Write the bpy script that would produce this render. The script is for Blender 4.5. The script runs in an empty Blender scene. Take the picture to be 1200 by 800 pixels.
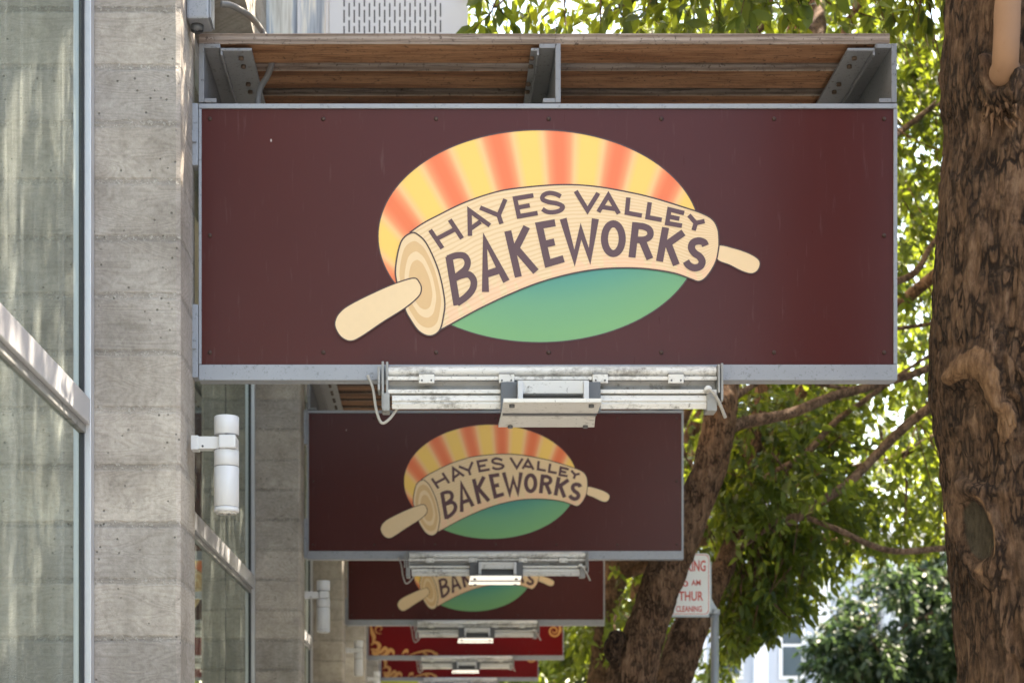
import bpy, bmesh, math, random
import numpy as np
from mathutils import Vector, noise, Matrix

random.seed(7); rng = np.random.default_rng(11)
SC = bpy.context.scene
COL = SC.collection
F = 1960.0; VX = 508.6; VY = 900.0; EYE = 1.6       # camera: focal length in photo pixels, principal point, eye height
D1 = 5.846; BAY = 5.0                               # first sign's distance and bay spacing
def P(px, py, d): return Vector(((px-VX)/F*d, d, EYE+(VY-py)/F*d))

# ------------------------------------------------------------------ node helpers
class NT:
    def __init__(s, m):
        m.use_nodes = True; s.t = m.node_tree; s.t.nodes.clear()
    def n(s, typ, inp=None, **kw):
        nd = s.t.nodes.new(typ)
        for k, v in kw.items(): setattr(nd, k, v)
        if inp:
            for k, v in inp.items():
                sk = nd.inputs[k]
                if isinstance(v, bpy.types.NodeSocket): s.t.links.new(v, sk)
                else: sk.default_value = v
        return nd
    def math(s, op, a, b=0.0, c=0.0, clamp=False):
        nd = s.n('ShaderNodeMath', {0: a, 1: b, 2: c}, operation=op); nd.use_clamp = clamp; return nd.outputs[0]
    def ramp(s, fac, stops):
        nd = s.n('ShaderNodeValToRGB', {0: fac}); cr = nd.color_ramp
        while len(cr.elements) < len(stops): cr.elements.new(0.5)
        for e, (p, c) in zip(cr.elements, stops):
            e.position = p; e.color = (c[0], c[1], c[2], 1) if not isinstance(c, (int, float)) else (c, c, c, 1)
        return nd.outputs[0]
    def mix(s, fac, a, b, mode='MIX'):
        nd = s.n('ShaderNodeMix', data_type='RGBA', blend_type=mode)
        for k, v in ((0, fac), (6, a), (7, b)):
            if isinstance(v, bpy.types.NodeSocket): s.t.links.new(v, nd.inputs[k])
            else: nd.inputs[k].default_value = v if isinstance(v, (int, float)) else (v[0], v[1], v[2], 1)
        return nd.outputs[2]
    def pos(s, scale=(1, 1, 1), obj=True, loc=(0, 0, 0)):
        v = s.n('ShaderNodeTexCoord').outputs['Object'] if obj else s.n('ShaderNodeNewGeometry').outputs['Position']
        return s.n('ShaderNodeMapping', {'Vector': v, 'Scale': scale, 'Location': loc}).outputs[0]
    def noise(s, vec, scale=5, detail=4, rough=.55, dist=0):
        return s.n('ShaderNodeTexNoise', {'Vector': vec, 'Scale': scale, 'Detail': detail, 'Roughness': rough, 'Distortion': dist}).outputs[0]
    def vor(s, vec, scale=5, feature='F1', out=0):
        return s.n('ShaderNodeTexVoronoi', {'Vector': vec, 'Scale': scale}, feature=feature).outputs[out]
    def bump(s, h, strength=.3, dist=.01, nrm=None):
        d = {'Height': h, 'Strength': strength, 'Distance': dist}
        if nrm is not None: d['Normal'] = nrm
        return s.n('ShaderNodeBump', d).outputs[0]
    def out(s, col, rough=.6, metal=0, bump=None, spec=.5, **kw):
        d = {'Base Color': col if isinstance(col, bpy.types.NodeSocket) else (*col, 1), 'Roughness': rough, 'Metallic': metal, 'Specular IOR Level': spec}
        if bump is not None: d['Normal'] = bump
        d.update(kw)
        b = s.n('ShaderNodeBsdfPrincipled', d)
        s.n('ShaderNodeOutputMaterial', {0: b.outputs[0]}); return b

def newmat(name):
    m = bpy.data.materials.new(name); return m, NT(m)

def simple(name, col, rough=.6, metal=0, var=.12, scale=12, bump=.1, spec=.5, obj=True, dirt=None):
    m, t = newmat(name); p = t.pos(obj=obj)
    n = t.noise(p, scale, 5)
    c = t.mix(t.math('MULTIPLY', n, 1.0), [x*(1-var) for x in col], [min(1, x*(1+var)) for x in col])
    if dirt:
        n2 = t.noise(p, dirt[0], 6, .7)
        c = t.mix(t.ramp(n2, [(dirt[1], 0), (dirt[1]+.12, 1)]), c, dirt[2])
    r = t.math('MULTIPLY_ADD', n, .25, rough-.12)
    t.out(c, r, metal, t.bump(n, bump, .004), spec); return m

M = {}
def concrete():
    m, t = newmat('board_formed_concrete')
    pos = t.n('ShaderNodeNewGeometry').outputs['Position']
    sep = t.n('ShaderNodeSeparateXYZ', {0: pos})
    wob = t.noise(t.pos((2.5, 2.5, 2.5), False), 3, 3)
    z = t.math('ADD', sep.outputs[2], t.math('MULTIPLY', wob, .012))
    zb = t.math('DIVIDE', t.math('SUBTRACT', z, 2.795), .1895)
    idx = t.math('FLOOR', zb); fr = t.math('FRACT', zb)
    h = t.math('ADD', sep.outputs[0], sep.outputs[1])
    off = t.n('ShaderNodeTexWhiteNoise', {'W': idx}, noise_dimensions='1D').outputs[0]
    hv = t.n('ShaderNodeCombineXYZ', {0: t.math('MULTIPLY_ADD', off, 30., t.math('MULTIPLY', h, 1.6)), 1: t.math('MULTIPLY', idx, 7.3), 2: t.math('MULTIPLY', sep.outputs[2], 15.)}).outputs[0]
    hv2 = t.n('ShaderNodeCombineXYZ', {0: t.math('MULTIPLY_ADD', off, 30., t.math('MULTIPLY', h, 2.6)), 1: t.math('MULTIPLY', idx, 7.3), 2: t.math('MULTIPLY', sep.outputs[2], 9.)}).outputs[0]
    fig = t.noise(hv2, 1.0, 2, .35, .3)
    rings = t.math('MULTIPLY_ADD', t.math('SINE', t.math('MULTIPLY', fig, 150.0)), .5, .5)
    fine = t.noise(t.n('ShaderNodeMapping', {'Vector': hv, 'Scale': (1.5, 1, 10)}).outputs[0], 1.2, 4, .7)
    grain = t.math('MULTIPLY_ADD', rings, .28, t.math('MULTIPLY', fine, .72))
    p = t.pos((1, 1, 1), False)
    mott = t.noise(p, 2.6, 7, .68); sand = t.noise(p, 90, 3, .7); sand2 = t.noise(p, 230, 2, .7)
    pits = t.ramp(t.vor(p, 30), [(.07, 1), (.15, 0)])
    pitm = t.math('MULTIPLY', pits, t.ramp(t.noise(p, 5, 2), [(.44, 0), (.52, 1)]))
    edge = t.math('MINIMUM', fr, t.math('SUBTRACT', 1.0, fr))
    ew = t.math('MULTIPLY_ADD', t.noise(p, 11, 5, .7), .11, -.02)
    line = t.ramp(t.math('SUBTRACT', edge, ew), [(0.0, 1), (.035, 0)])
    c = t.ramp(mott, [(.3, (.255, .227, .202)), (.5, (.40, .363, .328)), (.7, (.54, .498, .455))])
    bt = t.n('ShaderNodeTexWhiteNoise', {'W': t.math('ADD', idx, 31.7)}, noise_dimensions='1D').outputs[0]
    c = t.mix(1.0, c, t.ramp(bt, [(0, (.74, .74, .755)), (1, (1.08, 1.05, 1.0))]), 'MULTIPLY')
    c = t.mix(1.0, c, t.ramp(grain, [(.25, (.84, .83, .81)), (.5, (1, 1, 1)), (.8, (1.07, 1.07, 1.07))]), 'MULTIPLY')
    c = t.mix(.5, c, t.ramp(sand, [(.3, (.66, .66, .66)), (.55, (1, 1, 1)), (.75, (1.25, 1.25, 1.25))]), 'MULTIPLY')
    grit = t.math('MULTIPLY', line, t.ramp(t.noise(p, 60, 3, .8), [(.52, 0), (.66, 1)]))
    jm = t.ramp(t.noise(t.pos((1, 1, 5.3), False), 3.1, 2), [(.38, .25), (.62, 1)])
    c = t.mix(t.math('MULTIPLY', t.math('MULTIPLY', line, jm), .5), c, (.13, .115, .10))
    c = t.mix(t.math('MULTIPLY', grit, .5), c, (.62, .59, .54))
    c = t.mix(t.math('MULTIPLY', pitm, .75), c, (.09, .082, .07))
    st = t.noise(t.pos((6, 6, .5), False), 1.5, 4, .6)
    c = t.mix(t.ramp(st, [(.55, 0), (.75, .5)]), c, (.2, .18, .15))
    c = t.mix(t.ramp(t.noise(p, 17, 6, .75), [(.56, 0), (.70, .45)]), c, (.17, .15, .125))
    hgt = t.math('ADD', t.math('MULTIPLY', grain, .35), t.math('ADD', t.math('MULTIPLY', sand, .5), t.math('MULTIPLY_ADD', line, -1.0, t.math('MULTIPLY', pitm, -1.5))))
    hgt = t.math('ADD', hgt, t.math('MULTIPLY_ADD', grit, 1.5, t.math('MULTIPLY', sand2, .3)))
    t.out(c, .88, 0, t.bump(hgt, .55, .006), .25); return m
M['concrete'] = concrete()

def panel(name, col, rough=.24):
    m, t = newmat(name); p = t.pos()
    n = t.noise(p, 3, 4); s = t.noise(t.pos((30, 30, 3)), 2, 3); f = t.noise(p, 300, 2)
    c = t.mix(n, [x*.93 for x in col], [x*1.07 for x in col])
    chips = t.math('MULTIPLY', t.ramp(t.vor(t.pos((1, 1, .55)), 8.5), [(.025, 1), (.04, 0)]), t.ramp(t.noise(p, 2.6, 2), [(.62, 0), (.64, 1)]))
    c = t.mix(t.ramp(s, [(.62, 0), (.8, .12)]), c, (.3, .25, .24))
    c = t.mix(t.math('MULTIPLY', chips, .8), c, (.6, .55, .52))
    t.out(c, t.math('MULTIPLY_ADD', s, .12, rough), 0, t.bump(t.math('ADD', f, t.math('MULTIPLY', n, 3.)), .03, .002), .17); return m
M['maroon'] = panel('maroon_panel', (.064, .0150, .0138))
M['red'] = panel('red_panel', (.125, .004, .006))
M['lime'] = panel('lime_panel', (.62, .68, .07))
M['screw'] = simple('rusty_screw', (.06, .035, .028), .5, .6)

def printed(name, col, rough=.4):
    m, t = newmat(name); n = t.noise(t.pos(), 40, 3)
    t.out(t.mix(n, [x*.96 for x in col], [min(1, x*1.04) for x in col]), rough, 0, None, .5); return m
M['ink'] = printed('lettering_ink', (.078, .027, .032)); M['outline'] = printed('outline_ink', (.05, .018, .016))
M['cream'] = printed('cream_print', (.70, .51, .30)); M['tan'] = printed('tan_print', (.60, .38, .18))
M['gold'] = printed('gold_print', (.52, .26, .085))
SIGN_S = 335.27                                        # photo pixels per metre on the first sign
def L(px, py): return ((px-233)/SIGN_S, (446-py)/SIGN_S)   # sign-local x, z
def sunburst():
    m, t = newmat('sunburst_print'); o = L(664, 500)
    sep = t.n('ShaderNodeSeparateXYZ', {0: t.pos(loc=(-o[0], 0, -o[1]))})
    ang = t.math('ARCTAN2', sep.outputs[0], sep.outputs[2])
    k = t.math('COSINE', t.math('MULTIPLY', t.math('ADD', ang, math.radians(1.5)), 2*math.pi/math.radians(12.2)))
    k = t.math('MULTIPLY_ADD', k, .5, .5)
    c = t.ramp(k, [(.15, (.80, .50, .11)), (.45, (.79, .45, .19)), (.72, (.77, .25, .095)), (.98, (.73, .15, .045))])
    t.out(c, .4); return m
M['sun'] = sunburst()
def hill():
    m, t = newmat('hill_print'); o = L(620, 318)
    sep = t.n('ShaderNodeSeparateXYZ', {0: t.pos((1, 1, 1), loc=(-o[0], 0, -o[1]))})
    r = t.math('ADD', t.math('MULTIPLY', t.math('POWER', t.math('MULTIPLY', sep.outputs[0], .45), 2.0), 2.2), t.math('MULTIPLY', sep.outputs[2], -1.0))
    c = t.ramp(t.math('MULTIPLY', r, 4.5), [(0, (.03, .19, .19)), (.16, (.05, .24, .18)), (.55, (.10, .29, .15)), (1, (.13, .32, .125))])
    t.out(c, .4); return m
M['hill'] = hill()
def pinwood():
    m, t = newmat('pin_print'); uv = t.n('ShaderNodeUVMap').outputs[0]
    sep = t.n('ShaderNodeSeparateXYZ', {0: uv})
    wv = t.n('ShaderNodeTexWave', {'Vector': t.n('ShaderNodeMapping', {'Vector': uv, 'Scale': (.55, 1, 1)}).outputs[0], 'Scale': 7.0, 'Distortion': 3.5, 'Detail': 2, 'Detail Scale': .8}, bands_direction='Y').outputs[1]
    c = t.mix(t.math('MULTIPLY', t.ramp(wv, [(.55, 0), (.9, 1)]), .55), (.71, .52, .31), (.58, .37, .185))
    lo = t.noise(t.n('ShaderNodeMapping', {'Vector': uv, 'Scale': (7, 3, 1)}).outputs[0], 1, 1)
    low = t.math('MULTIPLY', t.ramp(sep.outputs[1], [(.10, 1), (.2, 0)]), t.ramp(lo, [(.42, 0), (.46, 1)]))
    c = t.mix(t.math('MULTIPLY', low, .45), c, (.78, .42, .28))
    t.out(c, .4); return m
M['pin'] = pinwood()

def steel(name, col, dark=(.10, .10, .105), amt=.55):
    m, t = newmat(name); p = t.pos()
    a = t.noise(p, 6, 6, .65); b = t.noise(p, 70, 3, .7); sp = t.vor(p, 120)
    c = t.mix(a, [x*.8 for x in col], [x*1.18 for x in col])
    c = t.mix(t.ramp(b, [(.58, 0), (.70, amt)]), c, dark)
    c = t.mix(t.math('MULTIPLY', t.ramp(sp, [(.12, 1), (.2, 0)]), t.ramp(a, [(.5, 0), (.6, .8)])), c, dark)
    t.out(c, t.math('MULTIPLY_ADD', a, .3, .4), .25, t.bump(b, .15, .003), .4); return m
M['steel'] = steel('galvanised_steel', (.265, .28, .31))
M['beam'] = steel('painted_beam_steel', (.19, .195, .21), (.05, .048, .046), .8)
M['rust'] = simple('rusty_bolt', (.11, .075, .055), .7, .3, .4)
M['alu'] = simple('anodised_aluminium', (.50, .50, .52), .38, .35, .08, 20, .05)
M['gasket'] = simple('dark_gasket', (.02, .022, .025), .6)

def fixture_white():
    m, t = newmat('weathered_white_housing'); p = t.pos()
    a = t.noise(t.pos((1, 1, 3)), 5, 6, .7); b = t.noise(p, 60, 3, .75)
    c = t.mix(a, (.52, .51, .49), (.72, .71, .68))
    c = t.mix(t.ramp(t.math('MULTIPLY', a, t.math('MULTIPLY_ADD', b, .8, .6)), [(.5, 0), (.68, .75)]), c, (.16, .145, .125))
    c = t.mix(t.ramp(b, [(.62, 0), (.7, .7)]), c, (.12, .11, .10))
    t.out(c, .5, 0, t.bump(b, .15, .002), .4); return m
M['fixw'] = fixture_white()
M['fixg'] = simple('grey_fixture_metal', (.27, .27, .265), .55, .3, .3, 25, .15, dirt=(18, .58, (.07, .065, .06)))
M['fixd'] = simple('dark_backplate', (.10, .105, .115), .5, .3, .2)
M['lampwhite'] = simple('white_lamp_enamel', (.55, .55, .56), .35, 0, .05, 8, .03, dirt=(30, .68, (.3, .28, .26)))
M['cable'] = simple('grey_cable', (.115, .112, .112), .5)
M['cablel'] = simple('pale_cable', (.36, .34, .31), .5)
def litlens():
    m, t = newmat('lit_lamp_lens'); n = t.noise(t.pos(), 30, 3)
    t.out((.8, .79, .76), .4, 0, None, .4, **{'Emission Color': (1, .96, .9, 1), 'Emission Strength': .11}); return m
M['lit'] = litlens()

def wood(name, cols, dark, gl=.5):
    m, t = newmat(name)
    p = t.pos((1.1, 9, 9)); n = t.noise(p, 3.5, 6, .62, .6); f = t.noise(t.pos((2.5, 60, 60)), 3, 4, .7)
    k = t.n('ShaderNodeTexWave', {'Vector': t.pos((.35, 8, 8)), 'Scale': 1.6, 'Distortion': 6, 'Detail': 3, 'Detail Scale': .7}, bands_direction='Z').outputs[1]
    c = t.ramp(t.math('MULTIPLY_ADD', k, .4, t.math('MULTIPLY', n, .65)), [(.2, cols[0]), (.5, cols[1]), (.8, cols[2])])
    c = t.mix(t.ramp(f, [(.5, 0), (.66, .75)]), c, dark)
    sp = t.noise(t.pos((1, 1, 1)), 55, 3, .8)
    c = t.mix(t.ramp(sp, [(.58, 0), (.68, gl)]), c, dark)
    t.out(c, .8, 0, t.bump(t.math('ADD', f, n), .3, .004), .25); return m
M['wood'] = wood('redwood_underside', ((.06, .023, .010), (.165, .070, .031), (.31, .16, .085)), (.025, .011, .007), .75)
M['woodgrey'] = wood('weathered_grey_wood_edge', ((.13, .095, .075), (.23, .18, .15), (.33, .28, .25)), (.075, .055, .045), .9)

def glass():
    m, t = newmat('tinted_reflective_glass')
    lw = t.math('MULTIPLY_ADD', t.n('ShaderNodeFresnel', {'IOR': 1.7}).outputs[0], .70, .42, True)
    st = t.noise(t.pos((.1, 1.2, .12)), 2.2, 3)
    tr = t.n('ShaderNodeBsdfTransparent', {0: (.74, .84, .78, 1)}).outputs[0]
    gl = t.n('ShaderNodeBsdfGlossy', {'Color': (.86, .95, .89, 1), 'Roughness': .0, 'Normal': t.bump(t.noise(t.pos((.5, .5, .3)), 1.2, 1), .02, .02)}).outputs[0]
    mx = t.n('ShaderNodeMixShader', {0: lw, 1: tr, 2: gl}).outputs[0]
    refl_streaks = t.ramp(t.noise(t.pos((1, 3.2, .12), True), 2.4, 5, .6), [(.42, .03), (.56, .09), (.70, .24)])  # pale upright streaks painted into the glass in place of reflections
    mx = t.n('ShaderNodeMixShader', {0: refl_streaks, 1: mx, 2: t.n('ShaderNodeBsdfDiffuse', {0: (.5, .54, .5, 1)}).outputs[0]}).outputs[0]
    t.n('ShaderNodeOutputMaterial', {0: mx}); return m
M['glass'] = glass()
def farglass():
    m, t = newmat('far_window_glass'); n = t.noise(t.pos(), 2, 2)
    t.out(t.mix(n, (.05, .07, .09), (.10, .13, .15)), .08, 0, None, .8); return m
M['farglass'] = farglass()
M['plaster'] = simple('beige_plaster', (.76, .62, .46), .8, 0, .06, 4, .1)
M['paleint'] = simple('pale_interior_wall', (.62, .66, .6), .8, 0, .05)
M['brownpost'] = simple('brown_post', (.15, .115, .085), .7)
M['metalpanel'] = simple('pale_grey_metal_panel', (.50, .51, .54), .45, .2, .05)
M['slot'] = simple('dark_slot', (.10, .10, .11), .6)
def curtainm():
    m, t = newmat('pale_curtain'); n = t.noise(t.pos((6, 1, .35)), 3, 4, .6)
    t.out(t.ramp(n, [(.35, (.22, .25, .30)), (.45, (.40, .44, .5)), (.52, (.75, .72, .66)), (.62, (.52, .48, .42)), (.72, (.8, .78, .74))]), .7); return m
M['curtain'] = curtainm()
M['palewall'] = simple('pale_blue_render', (.50, .54, .60), .8, 0, .06, 1.2, .1)
M['whitewall'] = simple('white_trim_render', (.78, .78, .78), .7, 0, .04, 2, .05)

def bark(name, cols, obj=True, sc=1.0, scars=False):
    m, t = newmat(name)
    p = t.pos((1, 1, .2), obj); q = t.pos((1, 1, .27), obj); pp = t.pos((1, 1, 1), obj)
    a = t.noise(p, 22*sc, 6, .68, .8); b = t.noise(q, 75*sc, 5, .7, .4); big = t.noise(pp, 3.2*sc, 4)
    wv_ = t.n('ShaderNodeVectorMath', {0: q, 1: t.n('ShaderNodeVectorMath', {0: t.n('ShaderNodeTexNoise', {'Vector': q, 'Scale': 24*sc, 'Detail': 4}).outputs[1], 1: (.045, .045, .045)}, operation='MULTIPLY').outputs[0]}, operation='ADD').outputs[0]
    cr = t.n('ShaderNodeTexVoronoi', {'Vector': wv_, 'Scale': 52*sc}, feature='DISTANCE_TO_EDGE').outputs[0]
    crk = t.math('MULTIPLY', t.ramp(cr, [(.0, 1), (.16, 0)]), t.ramp(t.noise(pp, 12*sc, 4), [(.42, 0), (.58, 1)]))
    hgt = t.math('ADD', t.math('MULTIPLY', a, 1.25), t.math('ADD', t.math('MULTIPLY', b, .85), t.math('MULTIPLY_ADD', crk, -.5, .12)))
    c = t.ramp(t.math('MULTIPLY', hgt, .5), [(.46, cols[0]), (.545, cols[1]), (.63, cols[2]), (.76, cols[3])])
    c = t.mix(t.ramp(big, [(.5, 0), (.72, .4)]), c, t.mix(b, [x*.7 for x in cols[2]], cols[3]))
    c = t.mix(t.math('MULTIPLY', crk, .6), c, cols[0])
    c = t.mix(t.ramp(t.noise(pp, 26*sc, 5, .7), [(.5, 0), (.70, .4)]), c, [x*.85 for x in cols[3]])
    if scars:
        fib = t.noise(t.pos((1, 1, .3), obj), 60, 4, .7)
        tw_ = t.n('ShaderNodeAttribute', attribute_name='tan_wood').outputs['Fac']; cw = t.n('ShaderNodeAttribute', attribute_name='cut_wood').outputs['Fac']
        edge = t.math('MULTIPLY_ADD', t.math('SUBTRACT', fib, .5), .55, tw_)
        c = t.mix(t.ramp(edge, [(.42, 0), (.58, 1)]), c, t.ramp(fib, [(.3, (.06, .032, .016)), (.5, (.13, .071, .037)), (.7, (.20, .12, .068))]))
        c = t.mix(t.ramp(cw, [(.4, 0), (.6, 1)]), c, t.ramp(fib, [(.3, (.022, .018, .012)), (.7, (.06, .048, .032))]))
    t.out(c, .9, 0, t.bump(hgt, .9, .014), .2); return m
M['bark'] = bark('dark_fissured_bark', ((.012, .0065, .0037), (.040, .0215, .012), (.083, .047, .0275), (.165, .104, .067)))
M['bark1'] = bark('dark_fissured_bark_with_scars', ((.012, .0065, .0037), (.040, .0215, .012), (.083, .047, .0275), (.165, .104, .067)), scars=True)
M['bark2'] = bark('brown_bark', ((.036, .0195, .011), (.10, .054, .031), (.175, .10, .06), (.27, .172, .11)))
M['smoothbark'] = simple('smooth_tan_bark', (.21, .12, .073), .75, 0, .16, 14, .3, .25, dirt=(40, .62, (.17, .09, .05)))
M['callus'] = bark('tan_callus_wood', ((.10, .055, .03), (.25, .14, .08), (.34, .20, .115), (.40, .25, .15)), sc=.6)
M['limb'] = bark('pale_limb_bark', ((.06, .036, .024), (.14, .085, .057), (.23, .145, .10), (.34, .23, .165)), sc=1.4)
M['cutwood'] = simple('weathered_cut_wood', (.085, .068, .045), .9, 0, .35, 30, .5)

def leafm(name, dark, mid, light, trans):
    m, t = newmat(name)
    r = t.n('ShaderNodeNewGeometry').outputs['Random Per Island']
    c = t.ramp(r, [(0, dark), (.55, mid), (.9, light), (1, (light[0]*1.3, light[1]*1.02, light[2]*.8))])
    tc = t.ramp(r, [(0, [x*.8 for x in trans]), (1, trans)])
    d = t.n('ShaderNodeBsdfPrincipled', {'Base Color': c, 'Roughness': .5, 'Specular IOR Level': .4}).outputs[0]
    tr = t.n('ShaderNodeBsdfTranslucent', {0: tc}).outputs[0]
    mx = t.n('ShaderNodeMixShader', {0: .42, 1: d, 2: tr}).outputs[0]
    t.n('ShaderNodeOutputMaterial', {0: mx}); return m
M['leaf'] = leafm('ficus_leaf', (.011, .030, .009), (.020, .052, .013), (.046, .088, .02), (.30, .37, .03))
M['leafd'] = leafm('dusky_leaf', (.018, .036, .02), (.028, .052, .027), (.045, .075, .035), (.10, .16, .05))
M['yellowleaf'] = leafm('yellow_leaf', (.6, .45, .03), (.6, .45, .03), (.6, .45, .03), (.7, .55, .02))

M['paving'] = simple('sidewalk_concrete', (.27, .26, .245), .9, 0, .15, 3, .2, .3, False)
M['asphalt'] = simple('asphalt', (.055, .055, .058), .9, 0, .2, 8, .3, .3, False)
M['kerb'] = simple('kerb_concrete', (.38, .37, .35), .9, 0, .12, 4, .2, .3, False)
M['paint'] = simple('road_paint', (.75, .75, .72), .7, 0, .06, 10, .1, .3, False)
M['signwhite'] = printed('enamel_white', (.78, .76, .72)); M['signred'] = printed('enamel_red', (.60, .06, .035))
M['post'] = simple('galvanised_post', (.34, .36, .38), .45, .4, .15, 20, .1)

# ------------------------------------------------------------------ mesh helpers
class MB:
    def __init__(s): s.v = []; s.f = []; s.mi = []; s.mats = []; s.uv = None; s.smooth = []
    def m(s, mat):
        if mat not in s.mats: s.mats.append(mat)
        return s.mats.index(mat)
    def add(s, vs, fs, mat, smooth=False):
        o = len(s.v); s.v += [tuple(v) for v in vs]; i = s.m(mat)
        for f in fs: s.f.append([o+k for k in f]); s.mi.append(i); s.smooth.append(smooth)
    def box(s, x0, x1, y0, y1, z0, z1, mat, b=0.0):
        if b <= 0:
            vs = [(x, y, z) for z in (z0, z1) for y in (y0, y1) for x in (x0, x1)]
            fs = [(0, 2, 3, 1), (4, 5, 7, 6), (0, 1, 5, 4), (2, 6, 7, 3), (0, 4, 6, 2), (1, 3, 7, 5)]
            s.add(vs, fs, mat); return
        bm = bmesh.new(); bmesh.ops.create_cube(bm, size=1)
        for v in bm.verts: v.co = Vector(((x0+x1)/2+v.co.x*(x1-x0), (y0+y1)/2+v.co.y*(y1-y0), (z0+z1)/2+v.co.z*(z1-z0)))
        bmesh.ops.bevel(bm, geom=bm.edges[:], offset=b, segments=2, affect='EDGES', profile=.6)
        bm.verts.index_update(); s.add([v.co[:] for v in bm.verts], [[v.index for v in f.verts] for f in bm.faces], mat); bm.free()
    def prism_x(s, poly, x0, x1, mat):                     # poly of (y,z), extruded along x
        n = len(poly)
        s.add([(x0, y, z) for y, z in poly]+[(x1, y, z) for y, z in poly],
              [list(range(n))[::-1], list(range(n, 2*n))]+[(i, (i+1) % n, n+(i+1) % n, n+i) for i in range(n)], mat)
    def prism_y(s, poly, y0, y1, mat):                     # poly of (x,z)
        n = len(poly)
        s.add([(x, y0, z) for x, z in poly]+[(x, y1, z) for x, z in poly],
              [list(range(n)), list(range(n, 2*n))[::-1]]+[(i, n+i, n+(i+1) % n, (i+1) % n) for i in range(n)], mat)
    def tube(s, pts, rad, mat, sides=12, cap=True, nz=0.0, nscale=4.0):
        pts = [Vector(p) for p in pts]; n = len(pts)
        rads = rad if isinstance(rad, (list, tuple)) else [rad]*n
        vs = []; up = Vector((0, 0, 1)); prev = None
        for i, p in enumerate(pts):
            d = (pts[min(i+1, n-1)]-pts[max(i-1, 0)]).normalized()
            if prev is None:
                a = Vector((1, 0, 0)) if abs(d.x) < .9 else Vector((0, 1, 0)); a = (a-d*a.dot(d)).normalized()
            else: a = (prev-d*prev.dot(d)).normalized()
            prev = a; b = d.cross(a)
            for k in range(sides):
                t = 2*math.pi*k/sides; q = p+(a*math.cos(t)+b*math.sin(t))*rads[i]
                if nz: q += (q-p)*nz*noise.noise(q*nscale)
                vs.append(q)
        fs = [(i*sides+k, i*sides+(k+1) % sides, (i+1)*sides+(k+1) % sides, (i+1)*sides+k) for i in range(n-1) for k in range(sides)]
        if cap: fs += [list(range(sides))[::-1], [(n-1)*sides+k for k in range(sides)]]
        s.add(vs, fs, mat, True)
    def cyl(s, c, axis, r, h, mat, sides=24, bev=0):
        c = Vector(c); ax = Vector(axis).normalized()
        if bev: s.tube([c, c, c+ax*bev, c+ax*(h-bev), c+ax*h, c+ax*h], [1e-4, r-bev, r, r, r-bev, 1e-4], mat, sides, False)
        else: s.tube([c, c, c, c+ax*h, c+ax*h, c+ax*h], [1e-4, r*.98, r, r, r*.98, 1e-4], mat, sides, False)
    def build(s, name, parent=None, off=(0, 0, 0)):
        me = bpy.data.meshes.new(name); o = Vector(off)
        me.from_pydata([Vector(v)-o for v in s.v], [], s.f)
        for mt in s.mats: me.materials.append(mt)
        me.polygons.foreach_set('material_index', s.mi); me.polygons.foreach_set('use_smooth', s.smooth)
        if s.uv:
            l = me.uv_layers.new(name='UVMap')
            for lp in me.loops: l.data[lp.index].uv = s.uv[lp.vertex_index]
        me.update(); ob = bpy.data.objects.new(name, me); COL.objects.link(ob)
        if parent: ob.parent = parent
        return ob

def thing(name, label, cat, loc=(0, 0, 0), group=None):
    o = bpy.data.objects.new(name, None); COL.objects.link(o); o.location = loc; o.empty_display_size = .2
    o['label'] = label; o['category'] = cat
    if group: o['group'] = group
    return o
def struct(name, mb):
    o = mb.build(name); o['kind'] = 'structure'; return o
def kids(o): return [c for c in COL.objects if c.parent == o]
def copy_tree(o, dy=0.0, label=None, parent=None, skip=()):
    c = o.copy(); COL.objects.link(c)
    if parent: c.parent = parent
    else: c.location = o.location+Vector((0, dy, 0))
    if label: c['label'] = label
    for ch in kids(o):
        if ch.name.split('.')[0] not in skip: copy_tree(ch, parent=c)
    return c
def spline(pts, n=8, closed=False):                        # Catmull-Rom through the points
    pts = [Vector(p) for p in pts]; N = len(pts); out = []
    for i in range(N if closed else N-1):
        p1, p2 = pts[i], pts[(i+1) % N]
        p0 = pts[(i-1) % N] if closed or i > 0 else p1*2-p2
        p3 = pts[(i+2) % N] if closed or i+2 < N else p2*2-p1
        for k in range(n):
            t = k/n; out.append(.5*((2*p1)+(p2-p0)*t+(2*p0-5*p1+4*p2-p3)*t*t+(3*p1-p0-3*p2+p3)*t**3))
    if not closed: out.append(pts[-1])
    return out

# ------------------------------------------------------------------ sign artwork (flat print on the panel)
def flat(mb, pts, y, mat):                                 # polygon of photo-pixel points on the sign
    q = [L(*p) for p in pts]; mb.add([(a, y, b) for a, b in q], [list(range(len(q)))], mat)
def ribbon(mb, pts, w, y, mat, closed=False):              # mitred stroke, w in photo pixels (number or list)
    p = [Vector((a, b)) for a, b in pts]; n = len(p); ws = w if isinstance(w, list) else [w]*n
    lft, rgt = [], []
    for i in range(n):
        a = p[(i-1) % n] if closed or i > 0 else None; b = p[(i+1) % n] if closed or i < n-1 else None
        d1 = (p[i]-a).normalized() if a is not None and (p[i]-a).length > 1e-6 else None
        d2 = (b-p[i]).normalized() if b is not None and (b-p[i]).length > 1e-6 else None
        if d1 is None: d1 = d2
        if d2 is None: d2 = d1
        n1 = Vector((-d1.y, d1.x)); n2 = Vector((-d2.y, d2.x)); mm = n1+n2
        mm = mm.normalized() if mm.length > 1e-4 else n1
        k = ws[i]/2/max(.42, mm.dot(n1)); lft.append(p[i]+mm*k); rgt.append(p[i]-mm*k)
    q = [L(*v) for v in lft]+[L(*v) for v in rgt]
    fs = [(i, (i+1) % n, n+(i+1) % n, n+i) for i in range(n if closed else n-1)]
    mb.add([(a, y, b) for a, b in q], fs, mat)

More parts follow.
